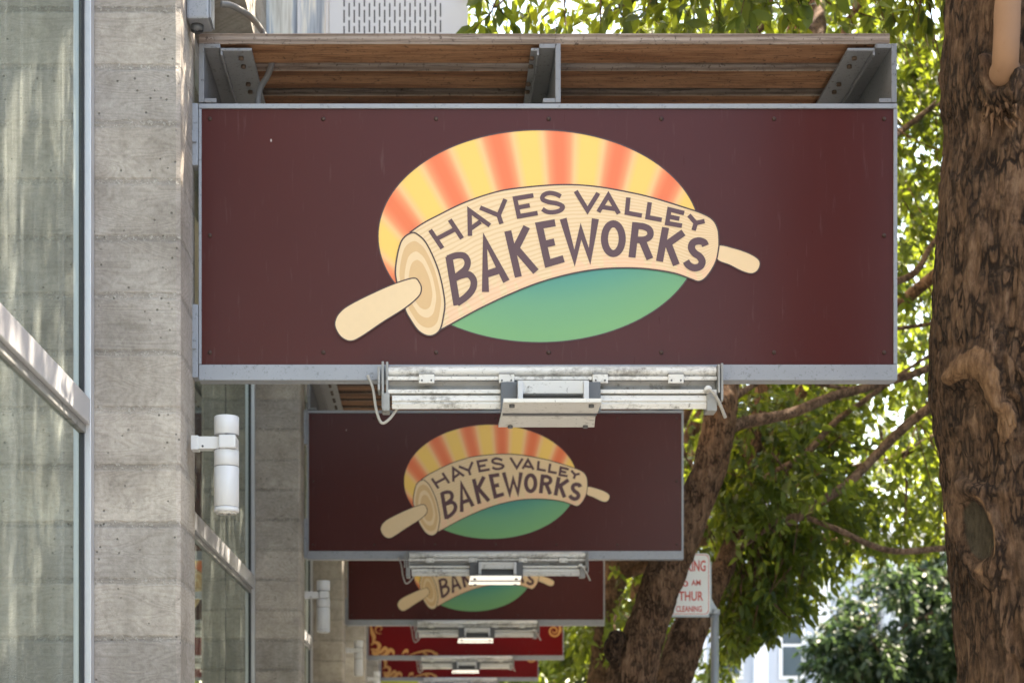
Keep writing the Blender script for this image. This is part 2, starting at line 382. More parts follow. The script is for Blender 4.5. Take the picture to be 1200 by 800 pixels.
SMALL = [  # HAYES VALLEY, centre lines in photo pixels
 [(504,270),(518.5,291.5)], [(527,258),(541.5,280)], [(511.5,280.5),(533.5,269)],
 [(550.7,277),(550.2,247.5),(574,264.8)], [(551.5,268.5),(563,260.3)],
 [(562.5,243.8),(584.3,252.8),(592.2,234)], [(584.3,252.8),(587.6,262.8)],
 [(625,229.6),(603.5,233.2),(608,254.2),(630,250.2)], [(605.6,244),(620.8,241.2)],
 'S1', [(674.5,224.5),(688.4,247.2),(701,226.8)],
 [(701,249),(712.8,229.6),(725,251)], [(705.8,243.3),(720.7,245.5)],
 [(736.2,232),(734.4,250),(752,253.2)], [(761.2,237.6),(758.6,255.2),(775.3,258.3)],
 [(801.5,250.3),(784.2,246),(781.6,262.2),(799,265)], [(782.8,254.2),(796,256.9)],
 [(807,252.6),(815.2,262),(825.5,259.6)], [(815.2,262),(812.5,270.5)]]
S1 = [(657,230.8),(651,227.9),(643,226.8),(636.6,229.6),(636,234.4),(643,237.4),(653,239.2),(659.3,242.6),(656.5,247),(649,249.2),(641,248.8),(635.5,245.5)]
BIG = [
 [(526,301),(535.6,358)], 'B', [(568.9,342.5),(568.4,282.5),(593.4,330.2)], [(571,321.5),(586.5,316.5)],
 [(595,271.2),(607.4,325)], [(617.2,266.2),(604.5,291.5),(628,318.8)],
 [(650.5,261.6),(631.8,264.8),(641.8,309.2),(660.5,303.6)], [(636.5,287.2),(649.8,284)],
 [(659.8,256.8),(673.2,303),(680.7,271.5),(690.8,301),(697.6,256.8)],
 'O', [(745,261),(740.4,302.2)], 'R', [(751.8,281),(761.4,304)],
 [(779.8,267),(772.6,306.8)], [(800.8,273),(780.5,287.3)], [(782.5,285.4),(792.4,311)], 'S2']
BB = [(524.5,303.5),(534,300),(543.5,300.2),(548,307),(546,315),(540,320.5),(532.5,326.5)]
BB2 = [(532.5,326.5),(541,323),(549.5,322.2),(555,329),(554,338.5),(547,347.5),(535.4,355.8)]
RR = [(744.6,265.2),(754,266),(761,270),(761.5,277),(755,281.2),(742.8,281.6)]
S2 = [(826.5,288.5),(824.5,284.6),(818.5,282.8),(812,285),(810,291),(813.5,297),(819.5,301.2),(822.6,307),(820,312.6),(813.5,314.4),(807,311.5),(803.6,306.6)]
PIN_TOP = spline([(480,273,0),(496,262,0),(512,253.5,0),(544,238,0),(580,225.8,0),(610,220.6,0),(656,217,0),(696,218.8,0),(740,226.4,0),(766,232.6,0),(800,243,0),(822,250.4,0),(835,258,0),(841,269,0),(842.3,281,0)], 6)
PIN_BOT = spline([(515.6,387,0),(528.5,380,0),(560,362.8,0),(595,346,0),(630,332,0),(665,322,0),(700,315.8,0),(734,314.2,0),(762,315.8,0),(790,320.4,0),(809,327,0),(818,330,0),(826,326.5,0),(834,316,0),(839.6,304,0),(842.3,289,0)], 6)
FACE = spline([(482,273.5,0),(470,284,0),(463.8,312,0),(465,331,0),(474.5,362,0),(480.5,374,0),(491,388.5,0),(504,394,0),(515,387.5,0),(519.6,371,0),(521,352,0),(514,318,0),(501,288,0),(491,276.5,0)], 5, True)
HAND_L = spline([(392.6,378,0),(397.5,367.5,0),(410,357.5,0),(441,342,0),(465,332,0),(485,326.4,0),(491.5,331.6,0),(493.8,339,0),(490.5,348,0),(475,361.3,0),(450,377,0),(424,394.5,0),(411.5,400,0),(401,396.3,0),(394.2,387,0)], 5, True)
HAND_R = spline([(841,288,0),(860,291,0),(877.4,297,0),(888,303.4,0),(890.6,309.5,0),(888,317,0),(881,321,0),(870.4,318.6,0),(855,311,0),(840,304,0)], 5, True)
def xy(l): return [(p.x, p.y) for p in l]
def ell(a0, a1, n): return [(632+189*math.cos(t), 277+124.5*math.sin(t)) for t in [a0+(a1-a0)*i/n for i in range(n+1)]]

def artwork(root):
    y = -.0012
    mb = MB(); ps = ell(math.radians(152), math.radians(366), 90); flat(mb, ps, y, M['sun']); mb.build('sunburst', root)
    mb = MB(); ps = ell(math.radians(8), math.radians(150), 70); flat(mb, ps, y, M['hill']); mb.build('green_hill', root)
    mb = MB()
    ribbon(mb, ell(0, 2*math.pi, 120)[:-1], 1.5, y-.0008, M['outline'], True)
    flat(mb, xy(HAND_L), y-.005, M['cream']); flat(mb, xy(HAND_R), y-.0016, M['cream'])
    mb.build('rolling_pin_handle', root)
    mb = MB()                                              # barrel as a strip so that its printed grain follows the bend
    def res(l, n):
        ds = [0]
        for a, b in zip(l, l[1:]): ds.append(ds[-1]+(b-a).length)
        out = []
        for i in range(n+1):
            t = ds[-1]*i/n; k = max(j for j in range(len(ds)) if ds[j] <= t+1e-9); k = min(k, len(l)-2)
            out.append(l[k].lerp(l[k+1], (t-ds[k])/max(1e-9, ds[k+1]-ds[k])))
        return out
    tp, bt = res(PIN_TOP, 80), res(PIN_BOT, 80); nv = 6; vs = []; uv = []
    for i in range(81):
        for j in range(nv+1):
            p = bt[i].lerp(tp[i], j/nv); a, b = L(p.x, p.y); vs.append((a, y-.0024, b)); uv.append((i/80*4, j/nv))
    mb.add(vs, [(i*(nv+1)+j, (i+1)*(nv+1)+j, (i+1)*(nv+1)+j+1, i*(nv+1)+j+1) for i in range(80) for j in range(nv)], M['pin'])
    mb.uv = uv; barrel = mb.build('rolling_pin', root)
    mb = MB(); fc = xy(FACE); c = (493.2, 334.5)
    for s, mt, dy in ((1, 'cream', .0032), (.84, 'tan', .0036), (.64, 'cream', .0040), (.48, 'tan', .0044)):
        flat(mb, [(c[0]+(a-c[0])*s, c[1]+(b-c[1])*s) for a, b in fc], y-dy, M[mt])
    mb.build('rolling_pin_end', root)
    mb = MB()
    ribbon(mb, xy(PIN_TOP)+xy(PIN_BOT)[::-1], 1.7, y-.0028, M['outline'])
    ribbon(mb, fc, 1.7, y-.0047, M['outline'], True)
    ribbon(mb, xy(HAND_L), 1.5, y-.0053, M['outline'], True); ribbon(mb, xy(HAND_R), 1.5, y-.0021, M['outline'], True)
    mb.build('artwork_outline', root)
    mb = MB(); k = 0
    def st(pts, w):
        nonlocal k; ribbon(mb, pts, w, y-.0032-.00022*(k % 4), M['ink']); k += 1
    def smooth(pts, n=5): return xy(spline([(a, b, 0) for a, b in pts], n))
    for s in SMALL: st(smooth(S1) if s == 'S1' else s, 5.3)
    mb.build('small_lettering', root)
    mb = MB()
    for s in BIG:
        if s == 'B': st(smooth(BB), 7.6); st(smooth(BB2), 8.0)
        elif s == 'O':
            ribbon(mb, [(718.6+10.4*math.cos(t)+.0*math.sin(t), 280.2+17.4*math.sin(t)) for t in [2*math.pi*i/40 for i in range(40)]], 8.4, y-.0032, M['ink'], True)
        elif s == 'R': st(smooth(RR), 7.6)
        elif s == 'S2': st(smooth(S2), 8.4)
        else: st(s, 8.4)
    mb.build('large_lettering', root)

def ornament(root):
    mb = MB(); y = -.0012; k = [0]
    def leaf(pts, w0, w1):
        c = xy(spline([(a, b, 0) for a, b in pts], 6)); n = len(c)
        ws = [max(.6, w0+(w1-w0)*i/(n-1)) if w0 != w1 else max(.8, w0*math.sin(math.pi*(.08+.84*i/(n-1)))) for i in range(n)]
        ribbon(mb, c, ws, y-.0003*(k[0] % 8), M['gold']); k[0] += 1
    def quad(fx, fy):
        T = lambda pts: [(fx(a), fy(b)) for a, b in pts]
        leaf(T([(243,300),(250,330),(258,352),(252,372)]), 17, 17)
        leaf(T([(280,326),(290,316),(284,306),(270,308),(264,320),(272,334),(290,336)]), 6, 6)
        leaf(T([(244,385),(262,372),(280,384),(272,404),(250,400)]), 15, 15)
        leaf(T([(244,398),(262,416),(286,412),(304,396),(312,408),(300,420)]), 14, 14)
        leaf(T([(286,427),(312,420),(326,404),(338,412),(340,426)]), 15, 15)
        leaf(T([(376,424),(384,412),(396,406),(398,420)]), 12, 12)
        leaf(T([(404,426),(440,415),(480,408),(512,415),(528,426)]), 9, 9)
        leaf(T([(462,412),(470,420),(484,424)]), 9, 9)
        leaf(T([(500,412),(512,421),(526,427)]), 10, 10)
        leaf(T([(244,412),(262,424),(282,427)]), 10, 10)
    quad(lambda a: a, lambda b: b); mb.build('gold_scrollwork', root); mb = MB(); quad(lambda a: a, lambda b: 558-b); mb.build('gold_scrollwork', root); mb = MB()
    quad(lambda a: 1283-a, lambda b: 558-b); mb.build('gold_scrollwork', root); mb = MB()
    def spiral(cx, cy, r, w):
        pts = [(cx+r*(1-.8*i/30)*math.cos(.5+i/30*9), cy+r*(1-.8*i/30)*math.sin(.5+i/30*9)) for i in range(31)]
        ribbon(mb, pts, [w*(1-.55*i/30) for i in range(31)], y-.003, M['gold'])
    spiral(1010, 325, 24, 8)
    leaf([(1030,300),(1036,320),(1026,345)], 12, 12)
    mb.build('gold_scrollwork', root)

def make_sign(face, label, k):
    o = P(233, 446, D1); root = thing('projecting_sign', label, 'sign', (o.x, o.y, o.z), 'projecting signs along the shopfronts')
    w = 818/SIGN_S; a = lambda px: (px-233)/SIGN_S; z = lambda py: (446-py)/SIGN_S
    mb = MB(); mb.box(a(236), a(1047), 0, .012, z(427), z(128.2), M[face]); mb.build('panel', root)
    fr = MB()
    fr.box(a(233), a(1051), -.008, .055, z(446), z(427.5), M['steel'], .003)
    fr.box(a(233), a(1051), -.008, .055, z(128.0), z(122.5), M['steel'], .002)
    fr.box(a(233), a(236.4), -.0075, .055, z(427), z(128.4), M['steel'], .0015)
    fr.box(a(1046.6), a(1051), -.0075, .055, z(427), z(128.4), M['steel'], .0015)
    fr.box(a(236.5), a(1046.5), .03, .05, z(427), z(130), M['steel'])
    fr.build('frame', root)
    for z0, z1 in ((195, 122), (443, 357)):
        mb = MB(); xb = -.021
        mb.box(xb-.024, a(232.5), -.01, .05, z(z0), z(z1), M['steel'], .004)
        zm = (z(z0)+z(z1))/2+.01
        mb.box(xb-.030, a(231), -.018, -.0105, zm-.04, zm+.002, M['steel'], .002)
        mb.cyl((xb-.005, -.0105, z(z0)+.03), (0, -1, 0), .006, .004, M['steel'], 8)
        mb.build('mounting_bracket', root)
    sm = None
    for px, py in [(p_, q_) for p_ in (246, 379, 511, 643, 775, 907, 1036) for q_ in (139.5, 413)]+[(246, 276), (1036, 276)]:
        if sm is None:
            sc = MB(); sc.cyl((0, .002, 0), (0, -1, 0), .0075, .0062, M['screw'], 10, .002); sm = so = sc.build('screw', root)
        else:
            so = sm.copy(); COL.objects.link(so)
        so.location = (a(px), 0, z(py))
    if face == 'maroon': artwork(root)
    elif face == 'red': ornament(root)
    return root

# ------------------------------------------------------------------ canopy of wooden boards on steel channels
def make_canopy(label):
    o = P(233, 122, D1); root = thing('slatted_canopy', label, 'canopy', (o.x, o.y, o.z), 'slatted canopies above the signs')
    H = .209; W = 817.5/SIGN_S; D = 2.44
    for i in range(11):
        mb = MB(); y0 = .004+i*.224; x1 = W-.022+(.004 if i % 2 else 0)
        z0, z1 = H+.002, H+.04
        n = 24; vs = []; pr = [(y0, z0+.003), (y0+.003, z0), (y0+.155, z0), (y0+.158, z0+.003), (y0+.158, z1-.003), (y0+.155, z1), (y0+.003, z1), (y0, z1-.003)]
        for q in range(n+1):
            x = .0+x1*q/n; wv = .0022*noise.noise(Vector((x*1.3, i*5, 0)))
            for (yy, zz) in pr: vs.append((x, yy+wv, zz+wv*.8+.0012*noise.noise(Vector((x*5, yy*9, i)))))
        m8 = len(pr)
        for q in range(n):
            for j in range(m8):
                f = [q*m8+j, q*m8+(j+1) % m8, (q+1)*m8+(j+1) % m8, (q+1)*m8+j]
                mb.add([vs[t] for t in f], [(0, 1, 2, 3)], M['woodgrey'] if j in (7, 6, 0) else M['wood'])
        mb.add(vs[:m8], [list(range(m8))[::-1]], M['woodgrey']); mb.add(vs[-m8:], [list(range(m8))], M['woodgrey'])
        mb.build('board', root, (0, 0, 0)).parent = root
    for wx, sgn, fl in ((.0, 1, .185), (.0, 0, 0), (W, -1, .172)):
        mb = MB()
        if sgn == 0: wx = (657-233)/SIGN_S; sgn = -1; fl = .104
        t = .019
        def bx(xa, xb, ya, yb, za, zb): mb.box(min(xa, xb), max(xa, xb), ya, yb, za, zb, M['beam'], .002)
        bx(wx, wx+sgn*t, -.006, D, .003, H)                       # web
        bx(wx+sgn*(t+.0005), wx+sgn*.075, -.006, D, H-.016, H-.001)     # top flange
        bx(wx+sgn*(t+.0005), wx+sgn*.062, -.006, D, .003, .018)   # bottom flange
        bx(wx+sgn*.0755, wx+sgn*fl, -.002, D, H-.024, H-.014)     # bolting angle under the boards
        bx(wx+sgn*.0755, wx+sgn*.083, -.002, D, H-.040, H-.0245)
        c = mb.build('channel_beam', root)
        bm0 = None
        for i in range(11):
            for yy in (.045, .115):
                if bm0 is None:
                    b = MB(); b.cyl((0, 0, 0), (0, 0, -1), .009, .010, M['rust'], 6); bm0 = bo = b.build('bolt', c)
                else:
                    bo = bm0.copy(); COL.objects.link(bo)
                bo.location = (wx+sgn*(.09+(fl-.09)*.55), .004+i*.224+yy, H-.0245)
    mb = MB(); mb.box(.03, W-.05, .175, D+.01, H+.0425, H+.047, M['beam']); mb.build('sky_blocker_sheet', root)  # hidden sheet added over the boards to keep skylight out
    mb = MB(); mb.box(.02, W-.02, D-.012, D+.008, .003, H-.03, M['beam'], .002); mb.build('rear_beam', root)
    return root

# ------------------------------------------------------------------ floodlight strip under each sign
def make_light(label, lit=False):
    d0 = D1-.010
    o = P(645, 446, d0); root = thing('sign_light', label, 'sign light', o, 'light strips fixed below the signs')
    def Q(px, py, out):                                    # pixel at a distance `out` in front of the frame, local
        p = P(px, py, d0-out); return (p-o)
    def zz(py, out): return Q(0, py, out).z
    def xx(px, out=.05): return Q(px, 0, out).x
    W = M['fixw']; G = M['fixg']
    x0, x1 = xx(453), xx(838)
    mb = MB()
    arc = [(-.002, zz(429, 0))]+[(-.045-.035*math.sin(t), zz(430, .05)+(zz(441, .08)-zz(430, .05))*(1-math.cos(t))/1.0*.5) for t in [math.pi*i/10*.95 for i in range(11)]]+[(-.002, zz(443, .02))]
    mb.prism_x(arc, x0, x1, W); mb.build('upper_housing', root)
    mb = MB()
    mb.box(x0, x1, -.086, -.074, zz(445.5, .08), zz(441.2, .08), W, .0015)
    mb.prism_x([(-.03, zz(444, .03)), (-.055, zz(446.5, .055)), (-.05, zz(452, .05)), (-.058, zz(458, .058)), (-.03, zz(458, .03))], x0, x1, M['fixg'])
    mb.box(x0, x1, -.085, -.03, zz(460.5, .085), zz(458.0, .06), W, .0012)
    mb.build('rail', root)
    mb = MB()
    mb.prism_x([(-.03, zz(463, .03)), (-.078, zz(463, .078)), (-.086, zz(469, .086)), (-.080, zz(471, .08)), (-.086, zz(473, .086)), (-.078, zz(479, .078)), (-.03, zz(479, .03))], x0+.02, x1-.02, W)
    mb.build('lower_housing', root)
    for (s, xs) in ((0, (443, 447.5, 452.5)), (1, (838.5, 842.5))):
        mb = MB()
        for i, px in enumerate(xs):
            a = xx(px); w = .0085
            top = (430, 424, 424)[i] if s == 0 else (428, 426)[i]
            mb.box(a, a+w, -.098+.006*i, -.012, zz((458, 478, 481)[i] if s == 0 else (461, 470)[i], .08), zz(top, .08), G, .0025)
        mb.box(xx(448) if s == 0 else xx(826), xx(457) if s == 0 else xx(838), -.092, -.02, zz(482, .08), zz(461, .08), G, .003)
        mb.build('end_bracket', root)
    for px in (500, 593, 702, 790):
        mb = MB(); a, b = xx(px-9), xx(px+9)
        mb.box(a, b, -.096, -.084, zz(449, .09), zz(438.5, .09), W, .002)
        mb.box(a, b, -.097, -.05, zz(438.3, .09), zz(437, .09), G, .001)
        for e in (.2, .8): mb.cyl((a+(b-a)*e, -.096, zz(446, .09)), (0, -1, 0), .0032, .003, M['fixd'], 8)
        mb.build('clip', root)
    mb = MB(); mb.box(xx(586), xx(702), -.105, -.088, zz(482, .1), zz(447.5, .1), M['fixd'], .002); lamp = mb.build('flood_lamp', root)
    mb = MB()
    h0, h1 = xx(605), xx(687)
    mb.box(h0, h1, -.140, -.1055, zz(461, .14), zz(445.5, .14), W, .003)
    for a in (h0, h1-.018): mb.box(a, a+.018, -.155, -.1055, zz(472, .15), zz(446, .15), M['lampwhite'], .002)
    mb.build('lamp_bracket', lamp)
    mb = MB()
    lens = M['lit'] if lit else W
    a0, a1 = xx(587, .2), xx(705, .2)
    def plate(pa, da, pb, db, xa, xb, xc, xd, mat, th=.006):
        A, B = (-da, zz(pa, da)), (-db, zz(pb, db))
        vs = [(xa, A[0], A[1]), (xb, A[0], A[1]), (xd, B[0], B[1]), (xc, B[0], B[1])]
        vs += [(v[0], v[1]+th, v[2]+th*.3) for v in vs]
        mb.add(vs, [(0, 3, 2, 1), (4, 5, 6, 7), (0, 1, 5, 4), (1, 2, 6, 5), (2, 3, 7, 6), (3, 0, 4, 7)], mat)
    zl = P(0, 471, d0-.40).z-o.z
    def X2(px, out): return P(px, 0, d0-out).x-o.x
    for (oa, ob, xa, xb, xc, xd, dz) in ((.40, .212, 590, 705, 588, 700, 0), (.190, .005, 588, 698, 584, 696.5, .005)):
        vs = [(X2(xa, oa), -oa, zl+dz), (X2(xb, oa), -oa, zl+dz), (X2(xd, ob), -ob, zl+.004-dz), (X2(xc, ob), -ob, zl+.004-dz)]
        vs += [(v[0], v[1], v[2]+.012) for v in vs]
        mb.add(vs, [(0, 3, 2, 1), (4, 5, 6, 7), (0, 1, 5, 4), (1, 2, 6, 5), (2, 3, 7, 6), (3, 0, 4, 7)], lens)
    mb.box(X2(589, .2), X2(699, .2), -.212, -.19, zl-.001, zl+.012, M['fixd'])
    for px, out in ((600, .36), (693, .36), (598, .03), (686, .03)):
        mb.cyl((X2(px, out), -out, zl+.003), (0, 0, -1), .009, .012, M['fixd'], 8)
    mb.box(X2(600, .30), X2(695, .30), -.30, -.10, zl+.0165, zl+.030, M['fixg'], .004)
    mb.build('reflector', lamp)
    mb = MB(); mb.tube([q for q in spline([Q(431, 440, .03), Q(437, 455, .05), Q(441, 480, .06), Q(447, 495, .06), Q(456, 491, .06), Q(466, 478, .06)], 8)], .0052, M['cablel'], 10)
    mb.build('power_cable', root)
    mb = MB(); mb.tube([q for q in spline([Q(828, 458, .10), Q(834, 458, .12), Q(842, 470, .10), Q(850, 489, .06)], 8)], .0058, M['cablel'], 10)
    mb.cyl(Q(829, 457, .085), (0, -1, 0), .013, .02, W, 14, .004); mb.build('power_cable', root)
    return root

def make_sconce(label):
    y = 5.72; o = Vector((-.8428, y, P(0, 519, y).z)); root = thing('wall_lamp', label, 'wall lamp', o, 'white cylinder lamps on the columns')
    W = M['lampwhite']; zz = lambda py: P(0, py, y).z-o.z; cx = P(265.5, 0, y).x-o.x; R = .0425
    mb = MB(); mb.cyl((.0005, 0, 0), (1, 0, 0), .088, .014, W, 32, .005); mb.build('wall_plate', root)
    mb = MB(); mb.box(.015, cx-.012, -.024, .024, zz(527), zz(512.5), W, .003)
    mb.box(.015, .040, -.027, .027, zz(528), zz(511.5), W, .002)
    mb.box(cx-.022, cx+R*.86, -.0485, .0485, zz(527.5), zz(512), W, .006); mb.build('arm', root)
    mb = MB(); mb.cyl((.055, -.0242, zz(524)), (0, -1, 0), .004, .0012, M['fixd'], 8); mb.build('screw', root)
    mb = MB(); c = lambda a, b, r: mb.cyl((cx, 0, zz(b)), (0, 0, 1), r, zz(a)-zz(b), W, 36, .003)
    c(527.6, 546.5, R); c(547.0, 594, R); mb.build('lamp_body', root)
    mb = MB(); c(488, 510, R); mb.build('lamp_cap', root)
    mb = MB(); mb.cyl((cx, 0, zz(547.6)), (0, 0, 1), R*.96, zz(546.2)-zz(547.6), M['fixg'], 32)
    mb.build('groove', root); mb = MB()
    mb.cyl((cx, 0, zz(512)), (0, 0, 1), R*.95, zz(509.5)-zz(512), M['fixg'], 32); mb.build('groove', root); mb = MB()
    mb.cyl((cx, 0, zz(600)), (0, 0, 1), R*1.005, zz(594.5)-zz(600), W, 36, .002)
    mb.cyl((cx, 0, zz(602)), (0, 0, 1), R*.8, .008, M['fixw'], 24); mb.build('lamp_rim', root)
    return root

# ------------------------------------------------------------------ bays: signs, canopies, lights, lamps
ORD = ['nearest and largest in the row', 'second in the row, in shade below the first', 'third in the row, half hidden by the second', 'fourth in the row', 'fifth and farthest in the row']
s1 = make_sign('maroon', 'full sized maroon sign with rolling pin and sunburst, in front of all the others', 0)
copy_tree(s1, BAY, 'dark maroon rolling pin sign, second from the front, whole sunburst showing under the first')
copy_tree(s1, 2*BAY, 'third maroon rolling pin sign, sunburst top hidden by the light strip before it')
s4 = make_sign('red', 'red sign with a gold swirl in its upper corner, directly behind the third maroon sign', 3); s4.location.y += 3*BAY
copy_tree(s4, BAY, 'smaller of the two red gold-scroll signs, directly above the lime panel')
c1 = make_canopy('weathered board canopy on steel channels, whole underside showing above the big sunburst sign')
for i, l in enumerate(['shaded board canopy over the second maroon sign, glimpsed under the first sign', 'board canopy hidden over the third maroon sign', 'board canopy above the larger red sign', 'board canopy above the smaller red sign']): copy_tree(c1, (i+1)*BAY, l)
l1 = make_light('dirty white strip light with unlit flood lamp under the biggest maroon sign')
l2 = make_light('strip light with glowing flood lamp under the second maroon sign', True); l2.location.y += BAY
for i, l in enumerate(['strip light with glowing lamp under the third maroon sign', 'strip light with glowing lamp under the larger red sign', 'small strip light with glowing lamp under the smaller red sign']): copy_tree(l2, (i+1)*BAY, l)
w1 = make_sconce('biggest white cylinder wall lamp, on the concrete column holding the first maroon sign')
for i, l in enumerate(['white cylinder wall lamp on the second column, beside the third maroon sign', 'small white cylinder wall lamp on the third column, beside the larger red sign', 'tiny white wall lamp on the fourth column, above the lime panel']): copy_tree(w1, (i+1)*BAY, l)

# small lime panel past the red signs
d = 26.9; o = P(446.5, 790, d); r = thing('lime_panel_sign', 'small lime yellow panel peeking out below the smaller red sign', 'sign', o)
mb = MB(); mb.box(0, .60, 0, .012, -.5, .25, M['lime']); mb.build('panel', r)
mb = MB(); mb.box(.6005, .68, -.004, .03, -.5, .25, M['signwhite'], .003); mb.box(-.012, .68, -.004, .03, .2505, .27, M['signwhite'], .003); mb.build('frame', r)

# junction box with its cable on the first column
y = 5.74; o = Vector((-.8428, y, P(0, 30, y).z)); r = thing('junction_box', 'grey electrical junction box with a looping cable at the column top', 'junction box', o)
mb = MB(); mb.box(.001, .078, -.055, .055, 0, .16, M['steel'], .008); mb.box(.079, .083, -.05, .05, .005, .155, M['steel'], .001)
mb.cyl((.03, 0, -.02), (0, 0, 1), .022, .0195, M['fixd'], 16); mb.build('box', r)
zc = P(0, 5, y).z-o.z
mb = MB(); mb.cyl((.0835, 0, zc), (1, 0, 0), .026, .012, M['fixg'], 20, .003); mb.cyl((.096, 0, zc), (1, 0, 0), .021, .010, M['fixg'], 6); mb.cyl((.106, 0, zc), (1, 0, 0), .024, .010, M['fixg'], 20, .003); mb.build('cable_gland', r)
yg = D1+.194; A = lambda px, py, dd: P(px, py, dd)-o
mb = MB(); mb.tube(spline([Vector((.112, 0, zc)), A(272, 7, y+.02), A(291, 18, y+.1), A(304, 32, yg-.03), A(311, 45, yg), A(317, 66, yg), A(318, 76, yg), A(313, 90, yg-.01), A(305, 104, yg-.04), A(302, 124, yg-.06), A(303, 140, yg-.07)], 8), .0108, M['cable'], 12); mb.build('cable', r)

# ------------------------------------------------------------------ the shop building
CX0, CX1 = -1.120, -.8428; GX = -1.155
bld = thing('shop_building', 'board formed concrete shopfront building with tall windows between columns', 'building', (-1.2, 5.0, 0))
BO = Vector((-1.2, 5.0, 0))
def column(k):
    y0, y1 = 5.55+BAY*k, 5.905+BAY*k; mb = MB(); ch = .013
    n = 110; prof = [(CX0-.5, y0), (CX1-ch, y0), (CX1, y0+ch), (CX1, y1-ch), (CX1-ch, y1), (CX0-.5, y1)]
    vs = []
    for i in range(n+1):
        z = 5.1*i/n
        for j, (x, yy) in enumerate(prof):
            e = 0.004*noise.noise(Vector((j*3.1, yy, z*9)))+.003*noise.noise(Vector((j*7.7, yy, z*31))) if j in (1, 2) else 0
            vs.append((x+(e if j == 1 else 0), yy+(e if j == 2 else 0), z))
    m = len(prof)
    fs = [(i*m+j, i*m+(j+1) % m, (i+1)*m+(j+1) % m, (i+1)*m+j) for i in range(n) for j in range(m)]
    mb.add(vs, fs, M['concrete']); return mb.build('column', bld, BO)
for k in range(-1, 6): column(k)
def window(k):
    ya, yb = 5.91+BAY*(k-1), 5.545+BAY*k
    mb = MB()
    for a, b in ((ya, ya+.055), (yb-.055, yb)): mb.box(GX-.03, CX0-.006, a, b, .3, 5.05, M['alu'], .003)
    mb.box(GX-.03, CX0-.006, ya+.0555, yb-.0555, 4.98, 5.05, M['alu'], .003); mb.box(GX-.03, CX0-.006, ya+.0555, yb-.0555, .3, .37, M['alu'], .003)
    w = mb.build('window', bld, BO)
    mb = MB(); mb.box(GX-.02, CX0-.008, ya+.0555, yb-.056, 2.728, 2.812, M['alu'], .003); mb.box(GX-.012, GX+.012, ya+.0555, yb-.0555, 2.7, 2.7275, M['fixg'], .002)
    mb.build('transom', w, BO)
    mb = MB()
    for a, b in ((ya+.056, ya+.07), (yb-.07, yb-.056)):
        mb.box(GX-.012, GX+.008, a, b, .371, 2.699, M['gasket']); mb.box(GX-.012, GX+.008, a, b, 2.8125, 4.979, M['gasket'])
    for a, b in ((.371, 2.699), (2.8125, 4.979)): mb.box(GX-.008, GX+.0012, yb-1.275, yb-1.263, a, b, M['gasket'])
    mb.build('gasket', w, BO)
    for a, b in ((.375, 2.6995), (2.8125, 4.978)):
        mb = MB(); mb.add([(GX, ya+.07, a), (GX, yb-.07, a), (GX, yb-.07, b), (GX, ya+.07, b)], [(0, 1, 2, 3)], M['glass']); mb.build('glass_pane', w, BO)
for k in range(0, 6): window(k)
mb = MB(); mb.box(-4.6, GX+.02, -4.3, 31, -.01, .299, M['concrete']); mb.build('plinth', bld, BO)
mb = MB(); mb.box(-4.6, -4.4, -4.3, 31, .3, 5.04, M['paleint']); mb.box(-4.4, -1.3, -4.3, 31, 4.9, 5.045, M['paleint'])
for k in range(-1, 7): mb.box(-4.4, -1.63, 5.62+BAY*(k-1), 5.83+BAY*(k-1), .3, 4.899, M['paleint'])
mb.build('interior_wall', bld, BO)
mb = MB(); mb.box(-4.6, -.86, -4.3, 31, 5.101, 11.5, M['concrete']); mb.build('upper_wall', bld, BO)
# upper floor bay with curtained window and slotted metal screen
yb = 8.6; X = lambda px: P(px, 0, yb).x
mb = MB(); mb.box(-.858, X(548), yb, 31, 4.95, 11.4, M['plaster']); mb.build('upper_bay', bld, BO); bay = [c for c in kids(bld) if c.name.startswith('upper_bay')][0]
mb = MB(); mb.box(X(281), X(298), yb-.05, yb-.001, 4.96, 9, M['brownpost'], .004); mb.build('post', bay, BO)
mb = MB(); mb.box(X(299), X(384), yb-.02, yb-.001, 4.96, 9, M['curtain']); mb.build('curtained_window', bay, BO)
mb = MB(); mb.box(X(349), X(353), yb-.03, yb-.0205, 4.96, 9, M['alu']); mb.box(X(382), X(386), yb-.03, yb-.0205, 4.96, 9, M['alu']); mb.build('window_bar', bay, BO)
def Zb(py): return P(0, py, yb-.06).z
mb = MB(); mb.box(X(386.5), X(548), yb-.06, yb-.0015, 4.96, 5.62, M['metalpanel'], .003)
for i in range(20):
    x = X(404+i*5.9)
    for zc0, zc1 in (((38, 24), (20, 4)) if i % 2 else ((44, 31), (27, 12), (8, -6))):
        mb.box(x-.0042, x+.0042, yb-.0615, yb-.0598, Zb(zc0), Zb(zc1), M['slot'])
mb.build('metal_screen', bay, BO)

# ------------------------------------------------------------------ street
def sheet(name, x0, x1, y0, y1, z, mat, kind='structure'):
    mb = MB(); mb.add([(x0, y0, z), (x1, y0, z), (x1, y1, z), (x0, y1, z)], [(0, 1, 2, 3)], mat); return struct(name, mb)
sheet('ground', -300, 300, -300, 300, -.16, M['asphalt'])
sheet('road', 2.45, 11.0, -60, 43, -.13, M['asphalt'])
mb = MB(); mb.box(-4.6, 2.3, -60, 120, -.5, -.012, M['paving']); struct('sidewalk', mb)
mb = MB(); mb.box(2.302, 2.45, -60, 120, -.5, -.008, M['kerb'], .01); struct('kerb', mb)
mb = MB(); mb.box(11.0, 14.5, -60, 43, -.5, -.012, M['paving']); struct('far_sidewalk', mb)
mb = MB()
for i in range(6): mb.add([(6.6, -10+i*8, -.126), (6.75, -10+i*8, -.126), (6.75, -6+i*8, -.126), (6.6, -6+i*8, -.126)], [(0, 1, 2, 3)], M['paint'])
struct('road_marking', mb)

